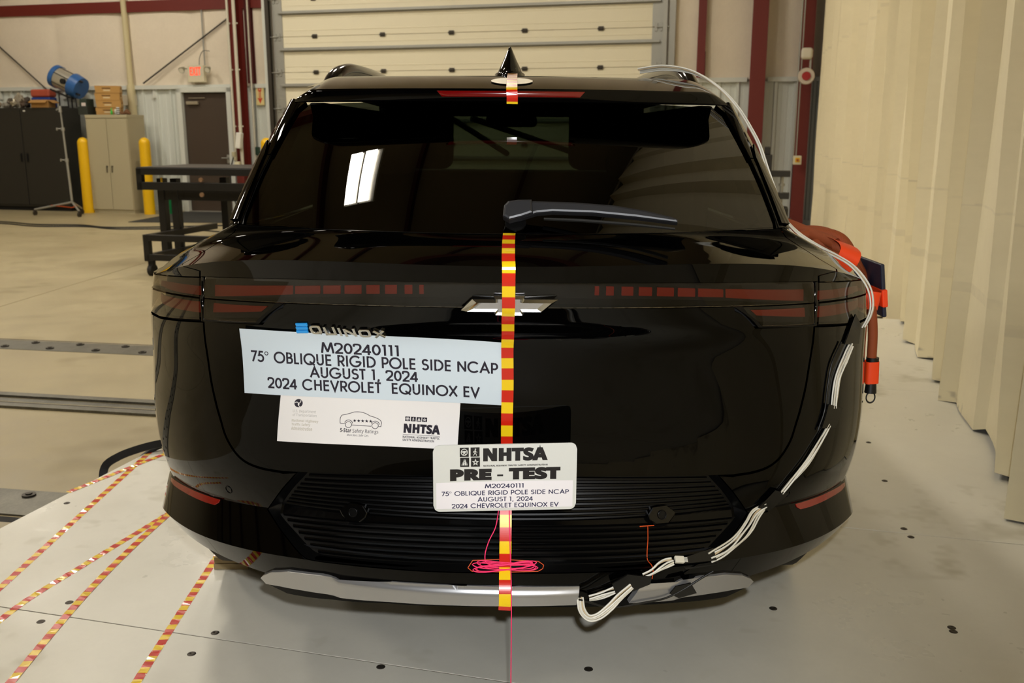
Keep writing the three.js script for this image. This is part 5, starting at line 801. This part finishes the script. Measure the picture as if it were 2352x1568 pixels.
{ // crumpled scraps along the top of the charcoal cabinet
  const cols = [0x8f8069, 0x6f6557, 0x9d937f, 0x4b4238, 0xa39a86, 0x5c4b3c, 0x8a8578, 0x3f3830], names = ['pale rag at the left end', 'crumpled grey brown scrap, second from the left', 'large crumpled grey scrap, the tallest of the pile', 'dark pointed scrap right of the tallest one', 'light crumpled metal scrap beside the red case', 'dark brown scrap below the red case', 'small grey scrap at the front edge', 'small dark scrap by the open carton'];
  [[-14.45, 0.13, 0.12, 15.86], [-14.37, 0.15, 0.19, 16.1], [-14.16, 0.2, 0.28, 16.1], [-13.97, 0.12, 0.22, 16.1], [-14.06, 0.17, 0.16, 15.86], [-13.86, 0.16, 0.15, 15.86], [-14.28, 0.15, 0.1, 15.86], [-13.74, 0.09, 0.1, 15.82]].forEach(([b, w, h, dd], k) => {
    const g = new THREE.IcosahedronGeometry(0.5, 2), p = g.attributes.position; const key = {}; for (let i = 0; i < p.count; i++) { const q = [p.getX(i), p.getY(i), p.getZ(i)].map((z) => z.toFixed(3)).join(); key[q] ??= 0.62 + 0.5 * rnd(); p.setXYZ(i, p.getX(i) * w * 0.9 * key[q], Math.max(0, (p.getY(i) * key[q] + 0.42)) * h * 1.15, p.getZ(i) * 0.18 * key[q]); } g.computeVertexNormals();
    const m = mesh('scrap', g, M(cols[k], k % 3 === 1 ? 0.35 : 0.8, k % 3 === 1 ? 0.5 : 0)); m.position.copy(H(b, 1.95, dd)); m.rotation.y = -TURN + 0.2 * (k % 3); tag(m, names[k] + ' on the charcoal cabinet', 'scrap', 'scraps on the charcoal cabinet');
  });
}
{ const t = thing('dark_box', 'dark green box with a white label, left of the carton stack', 'box', H(-12.36, 1.81, 15.78)); mesh('lower_box', box(0.2, 0.15, 0.26, -0.02, 0.075, 0, 0.004), M(0x2e332c, 0.6), t); mesh('upper_box', box(0.16, 0.14, 0.2, -0.04, 0.221, -0.02, 0.004), M(0x2c3a30, 0.6), t); mesh('paper_label', box(0.09, 0.06, 0.003, -0.03, 0.19, 0.081), M(0xdccfc8, 0.6), t); }
{ const t = thing('striped_cup', 'small black and white striped tin on the beige cabinet', 'tin', H(-11.69, 1.81, 15.74)); for (let k = 0; k < 8; k++) mesh('band', cyl(0.03, 0.017, 0, 0.0085 + k * 0.017, 0), k % 2 ? MAT.white : MAT.black, t); }
tag((() => { const m = mesh('spray_bottle', lathe([[0, 0], [0.02, 0], [0.022, 0.06], [0.009, 0.085], [0.009, 0.12], [0, 0.125]], 16), M(0x49c24a, 0.4)); m.position.copy(H(-11.8, 1.81, 15.7)); return m; })(), 'small bright green bottle before the carton stack', 'bottle');
tag((() => { const m = mesh('white_jar', lathe([[0, 0], [0.035, 0], [0.035, 0.07], [0.028, 0.08], [0.028, 0.1], [0, 0.1]], 18), MAT.white); m.position.copy(H(-11.775, 1.81, 15.8)); return m; })(), 'white jar beside the striped tin on the beige cabinet', 'jar');
tag((() => { const g = new THREE.SphereGeometry(0.5, 20, 12), p = g.attributes.position; for (let i = 0; i < p.count; i++) { const x = p.getX(i), y = p.getY(i), z = p.getZ(i); p.setXYZ(i, x * 0.22, Math.max(0, y + 0.3) * 0.09 * (1 + 0.5 * Math.sin(x * 9)), z * 0.12); } g.computeVertexNormals(); const m = mesh('work_glove', g, M(0x6e4a2c, 0.85)); m.position.copy(H(-11.54, 1.81, 15.75)); m.rotation.y = -TURN; return m; })(), 'brown work glove at the right end of the beige cabinet', 'glove');
{ // exit sign with its two lamps
  const t = thing('exit_sign', 'white exit sign with glowing red letters and two lamps over the door', 'sign', H(-10.39, 2.4, L - 0.16)); const glow = canvasMap(512, 256, (c, w, h) => { c.fillStyle = '#cfc9b4'; c.fillRect(0, 0, w, h); heavy(c, 'EXIT', 60, 452, 28, 232, '#ff5a3c', 'bold', 4); }), em = canvasMap(512, 256, (c, w, h) => { c.fillStyle = '#000'; c.fillRect(0, 0, w, h); heavy(c, 'EXIT', 60, 452, 28, 232, '#ff3a1c', 'bold', 4); });
  mesh('sign_case', box(0.34, 0.31, 0.1, 0, 0.155, 0, 0.01), M(0xd9d1b4, 0.5), t); const f = new THREE.PlaneGeometry(0.3, 0.19); f.translate(0, 0.2, 0.0515); mesh('sign_face', f, new THREE.MeshStandardMaterial({ map: glow, emissiveMap: em, emissive: 0xffffff, emissiveIntensity: 0.9, roughness: 0.5 }), t);
  for (const s of [-1, 1]) { const l = new THREE.Group(); l.name = 'emergency_lamp'; t.add(l); const g = lathe([[0.025, -0.05], [0.06, 0.05], [0.055, 0.055], [0.02, -0.04]], 24); g.rotateX(Math.PI / 2 + 0.5); g.translate(s * 0.27, 0.24, 0.04); mesh('lamp_shell', g, M(0x8f8a72, 0.4), l); const q = new THREE.CircleGeometry(0.052, 24); q.rotateX(0.5); q.translate(s * 0.27, 0.215, 0.085); mesh('lamp_glass', q, M(0xf4efdd, 0.15), l); mesh('lamp_arm', rod(V(s * 0.16, 0.25, 0), V(s * 0.25, 0.25, 0.02), 0.012), M(0x8f8a72, 0.4), l); }
  mesh('sign_cable', tube([V(0.06, 0.31, 0), V(0.08, 0.45, 0), V(0.16, 0.56, 0), V(0.28, 0.56, -0.02)], 0.006, 30, 6), MAT.darksteel, t);
}
tag(inHall(mesh('conduit', [rod(V(-10.25, 2.71, -(L - 0.1)), V(-10.25, 5.5, -(L - 0.1)), 0.014)], MAT.galv)), 'thin grey conduit dropping from the roof to the exit sign', 'pipe');
tag(inHall(mesh('downpipe', [rod(V(-11.86, 2.34, -(L - 0.12)), V(-11.9, CEILING, -(L - 0.12)), 0.055), cyl(0.075, 0.06, -11.86, 2.34, -(L - 0.12)), rod(V(-11.85, 0.4, -(L - 0.12)), V(-11.86, 2.34, -(L - 0.12)), 0.08)], M(0xcfc39a, 0.5))), 'cream downpipe running down the wall behind the beige cabinet', 'pipe');
tag(inHall(mesh('wall_box', [box(0.3, 0.2, 0.08, -11.93, 2.09, -(L - 0.1), 0.01), box(0.28, 0.012, 0.09, -11.93, 2.0, -(L - 0.1), 0.004)], M(0xd0c6ae, 0.5))), 'pale electrical box on the ribbed wall behind the beige cabinet', 'box');
[[-9.62, 0.4, 5, 0.02, 'thin pale conduit left of the dark red column'], [-9.52, 0.9, CEILING, 0.022, 'white conduit clipped to the face of the dark red column'], [-9.39, 0.9, CEILING, 0.03, 'thick white conduit on the right edge of the dark red column'], [-9.27, 0.9, 5, 0.018, 'thin white conduit right of the dark red column']].forEach(([b, y0, y1, r, label], k) => tag(inHall(mesh('conduit', [rod(V(b, y0, -(L - (k === 1 || k === 2 ? 0.44 : 0.17))), V(b, y1, -(L - (k === 1 || k === 2 ? 0.44 : 0.17))), r), ...[1.6, 2.6, 3.4].map((y) => box(r * 3.4, 0.025, 0.012, b, y, -(L - (k === 1 || k === 2 ? 0.42 : 0.15)), 0.003))], k === 0 ? MAT.galv : M(0xd0cbb8, 0.45))), label, 'pipe'));
{ const t = thing('disconnect_switch', 'tilted white switch box with cables low on the dark red column', 'switch', H(-9.44, 0.9, L - 0.53)); const g = box(0.1, 0.28, 0.1, 0.0, 0.45, 0, 0.01); g.rotateZ(-0.14); mesh('switch_box', g, MAT.white, t); mesh('outlet_box', box(0.09, 0.14, 0.07, 0.0, 0.0, 0, 0.008), MAT.cream, t); mesh('plug', [box(0.06, 0.09, 0.07, -0.05, 0.2, 0.02, 0.01), box(0.05, 0.07, 0.05, -0.02, 0.12, 0.03, 0.01)], M(0xb0a889, 0.5), t); mesh('cable', tube([V(-0.06, 0.15, 0.03), V(-0.12, -0.1, 0.05), V(-0.08, -0.5, 0.1), V(0.05, -0.86, 0.12)], 0.012, 30, 6), MAT.black, t); }
tag((() => { const m = mesh('extension_socket', [box(0.08, 0.15, 0.06, 0, 0.075, 0, 0.012), rod(V(0, 0.15, 0), V(-0.02, 1.25, -0.05), 0.006, 6), tube([V(0, 0.02, 0), V(0.04, -0.3, 0.03), V(-0.03, -0.8, 0.08)], 0.01, 20, 6)], M(0x1f3a2c, 0.5)); m.position.copy(H(-9.2, 1.08, L - 0.2)); m.rotation.y = -TURN; return m; })(), 'dark green hanging socket left of the third yellow post', 'socket');
{ const t = thing('arrow_sign', 'cream sign with a red arrow pointing down, by the overhead door', 'sign', H(-9.15, 1.98, L - 0.09)); const map = canvasMap(160, 320, (c, w, h) => { c.fillStyle = '#e0cf92'; c.fillRect(0, 0, w, h); c.fillStyle = '#c9401f'; c.fillRect(44, 22, 72, 60); c.fillRect(58, 82, 44, 150); c.beginPath(); c.moveTo(30, 200); c.lineTo(80, 300); c.lineTo(130, 200); c.fill(); c.fillStyle = '#e0cf92'; c.fillRect(66, 40, 28, 18); c.fillRect(74, 90, 12, 120); });
  const m = M(0xffffff, 0.5, 0, { map }); const p = new THREE.PlaneGeometry(0.16, 0.33); p.translate(0, 0.17, 0.0065); mesh('sign_face', p, m, t); mesh('sign_board', box(0.165, 0.335, 0.01, 0, 0.17, 0, 0.003), M(0xe0cf92, 0.5), t); }
[[[-11.58, 2.40], [-9.58, 3.60], 'dark brace rod rising to the dark red column, left of the exit sign'], [[-13.75, 2.3], [-15.3, 3.58], 'dark brace rod running down behind the blue and silver heater']].forEach(([a, b, label]) => tag(inHall(mesh('brace_rod', rod(V(a[0], a[1], -(L - 0.12)), V(b[0], b[1], -(L - 0.12)), 0.014), MAT.darksteel)), label, 'rod'));
// black steel cart
{ const t = thing('steel_cart', 'black welded steel cart on castors with a long top, left of the car', 'cart', H(-6.35, 0, 9.5)), m = M(0x1d1b18, 0.42, 0.2), s = 0.066;
  const X = (b) => b + 6.35, Z = (d) => 9.5 - d;
  const post = (b, d, y0, y1, w = s) => box(w, y1 - y0, w, X(b), (y0 + y1) / 2, Z(d), 0.004);
  mesh('base_frame', [box(2.6, s, s, X(-5.05), 0.413, Z(8.85), 0.004), box(2.6, s, s, X(-5.05), 0.205, Z(8.85), 0.004), box(s, s, 1.35, X(-6.35), 0.413, Z(9.5), 0.004), box(s, s, 1.35, X(-6.35), 0.205, Z(9.5), 0.004), box(2.6, s, s, X(-5.05), 0.205, Z(10.15), 0.004)], m, t);
  mesh('corner_post', post(-6.35, 8.85, 0.17, 0.446), m, t);
  for (const b of [-6.6, -6.43]) mesh('post', post(b, 9.55, 0.17, 1.0, 0.085), m, t);
  mesh('post', post(-6.02, 9.9, 0.17, 1.0, 0.085), m, t);
  mesh('top_frame', [box(2.8, 0.075, s, X(-5.36), 1.083, Z(9.35), 0.004), box(2.8, 0.085, s, X(-5.36), 0.925, Z(9.35), 0.004), box(s, 0.24, s, X(-6.73), 1.0, Z(9.35), 0.004), box(s, 0.075, 1.0, X(-6.73), 1.083, Z(9.85), 0.004), box(2.8, 0.075, s, X(-5.36), 1.083, Z(10.3), 0.004), box(2.2, 0.12, s, X(-5.5), 0.82, Z(9.55), 0.004)], m, t);
  mesh('top_plate', box(2.8, 0.012, 1.0, X(-5.36), 1.124, Z(9.83), 0.002), m, t);
  for (const y of [1.0, 0.84]) mesh('bolt', cyl(0.024, 0.02, X(-5.95), y, Z(9.31), 'z'), M(0x8a6a4c, 0.5), t);
  for (const b of [-6.5, -5.42, -5.36]) mesh('yellow_peg', cyl(0.012, 0.05, X(b), 0.99, Z(9.4)), MAT.yellow, t);
  for (const [b, d] of [[-6.33, 8.87], [-6.33, 10.1], [-3.8, 8.87]]) mesh('castor', [cyl(0.062, 0.05, X(b), 0.064, Z(d), 'x'), box(0.07, 0.09, 0.05, X(b), 0.125, Z(d), 0.01), box(0.1, 0.012, 0.1, X(b), 0.168, Z(d))], MAT.rubber, t);
  mesh('loose_lead', tube([V(X(-6.35), 0.9, Z(9.45)), V(X(-6.33), 0.5, Z(9.47)), V(X(-6.28), 0.1, Z(9.4)), V(X(-6.2), 0.012, Z(9.2))], 0.007, 40, 6), MAT.black, t);
}
{ const t = thing('waste_bin', 'green plastic bin behind the black steel cart', 'bin', H(-10.82, 0, 15.78)); mesh('bin_body', lathe([[0, 0], [0.12, 0], [0.15, 0.38], [0.165, 0.385], [0.165, 0.405], [0.145, 0.405], [0.115, 0.02], [0, 0.02]], 28), M(0x17804a, 0.45), t); const g = new THREE.IcosahedronGeometry(0.1, 1); g.scale(1.1, 0.8, 1); g.translate(0.03, 0.43, 0); mesh('crumpled_bag', g, M(0xcfcac0, 0.3), t); }
tag((() => { const g = extrude([[-10.46, 14.1], [-8.75, 14.42], [-9.55, 16.3], [-10.75, 16.22]].map(([b, d]) => [b + 9.9, d - 15.2]), 0.012, 0.003); g.rotateX(-Math.PI / 2); const m = mesh('floor_mat', g, M(0x2a2a27, 0.85)); m.position.copy(H(-9.9, 0, 15.2)); m.rotation.y = -TURN; return m; })(), 'dark rubber mat on the floor before the brown door', 'mat');
{ const c = (pts, label, r = 0.012) => tag(mesh('floor_cable', tube(pts.map(([b, d], i) => H(b, r + 0.001, d).add(V(0, 0, 0))), r, 120, 6), MAT.black), label, 'cable');
  c([[-16, 13.5], [-13.6, 13.45], [-12.5, 13.55], [-11.6, 13.3], [-10.8, 13.4], [-10.2, 13.2], [-9.3, 13.5], [-8.6, 13.9], [-7.8, 14.3]], 'dark cable lying across the floor toward the mat, rear of two');
  c([[-16, 13.1], [-13.4, 13.2], [-12.3, 13.3], [-11.4, 13.05], [-10.6, 13.2], [-9.9, 13.0], [-9.1, 13.2], [-8.0, 13.0], [-6.5, 12.0]], 'dark cable lying across the floor toward the cart, front of two'); }
// right of the car: press, alarm lamp and switch
{ const t = thing('hydraulic_post', 'dark steel post with shelves standing by the right columns', 'machine', H(-0.05, 0, 13)); const m = M(0x2a2825, 0.5); mesh('column_tube', [box(0.17, 1.22, 0.17, 0, 0.61, 0, 0.01)], m, t); mesh('lifting_eye', [box(0.075, 0.1, 0.06, 0.02, 1.27, 0, 0.01)], m, t); for (const y of [0.98, 0.7]) mesh('shelf', box(0.3, 0.075, 0.2, 0.17, y, 0, 0.006), m, t); mesh('spindle', [cyl(0.022, 0.28, 0.22, 0.84, 0), cyl(0.022, 0.3, 0.22, 0.55, 0), cyl(0.04, 0.03, 0.22, 0.84, 0)], MAT.galv, t); mesh('machine_base', [box(0.5, 0.4, 0.4, 0.12, 0.2, 0, 0.02), box(0.24, 0.2, 0.25, 0.2, 0.46, 0, 0.03)], m, t); }
{ const t = thing('alarm_beacon', 'white horn and round red lamp fixed to the dark red column by the curtain', 'alarm', H(0.42, 2.25, 15.72)); mesh('horn', box(0.17, 0.17, 0.14, 0.04, 0.41, 0, 0.045), M(0xd9d3c0, 0.5), t); mesh('bracket', [box(0.03, 0.32, 0.03, 0.1, 0.22, 0, 0.004), box(0.1, 0.03, 0.2, 0.06, 0.1, -0.08, 0.004)], MAT.galv, t); mesh('lamp_bezel', cyl(0.125, 0.06, 0.05, 0.08, 0.04, 'z', 0.115, 36), M(0xcfc3b2, 0.5), t); mesh('lamp_glass', cyl(0.068, 0.03, 0.05, 0.08, 0.08, 'z', 0.06, 30), M(0xa3150d, 0.2), t); }
{ const t = thing('stop_switch', 'cream emergency switch with orange knob on the dark red column by the curtain', 'switch', H(0.4, 1.0, 15.93)); mesh('switch_plate', box(0.13, 0.14, 0.05, 0.02, 0.07, 0, 0.012), MAT.cream, t); mesh('yellow_plate', box(0.07, 0.07, 0.006, 0.025, 0.072, 0.028, 0.002), MAT.yellow, t); mesh('knob', cyl(0.022, 0.03, 0.025, 0.072, 0.042, 'z', 0.018), M(0xb0531a, 0.4), t); }
tag(inHall(mesh('conduit', [rod(V(0.36, 1.1, -15.97), V(0.36, CEILING, -15.97), 0.013), rod(V(0.40, 1.1, -15.97), V(0.40, CEILING, -15.97), 0.01)], MAT.galv)), 'pair of thin grey conduits down the dark red column by the curtain', 'pipe');

renderer.render(scene, camera);
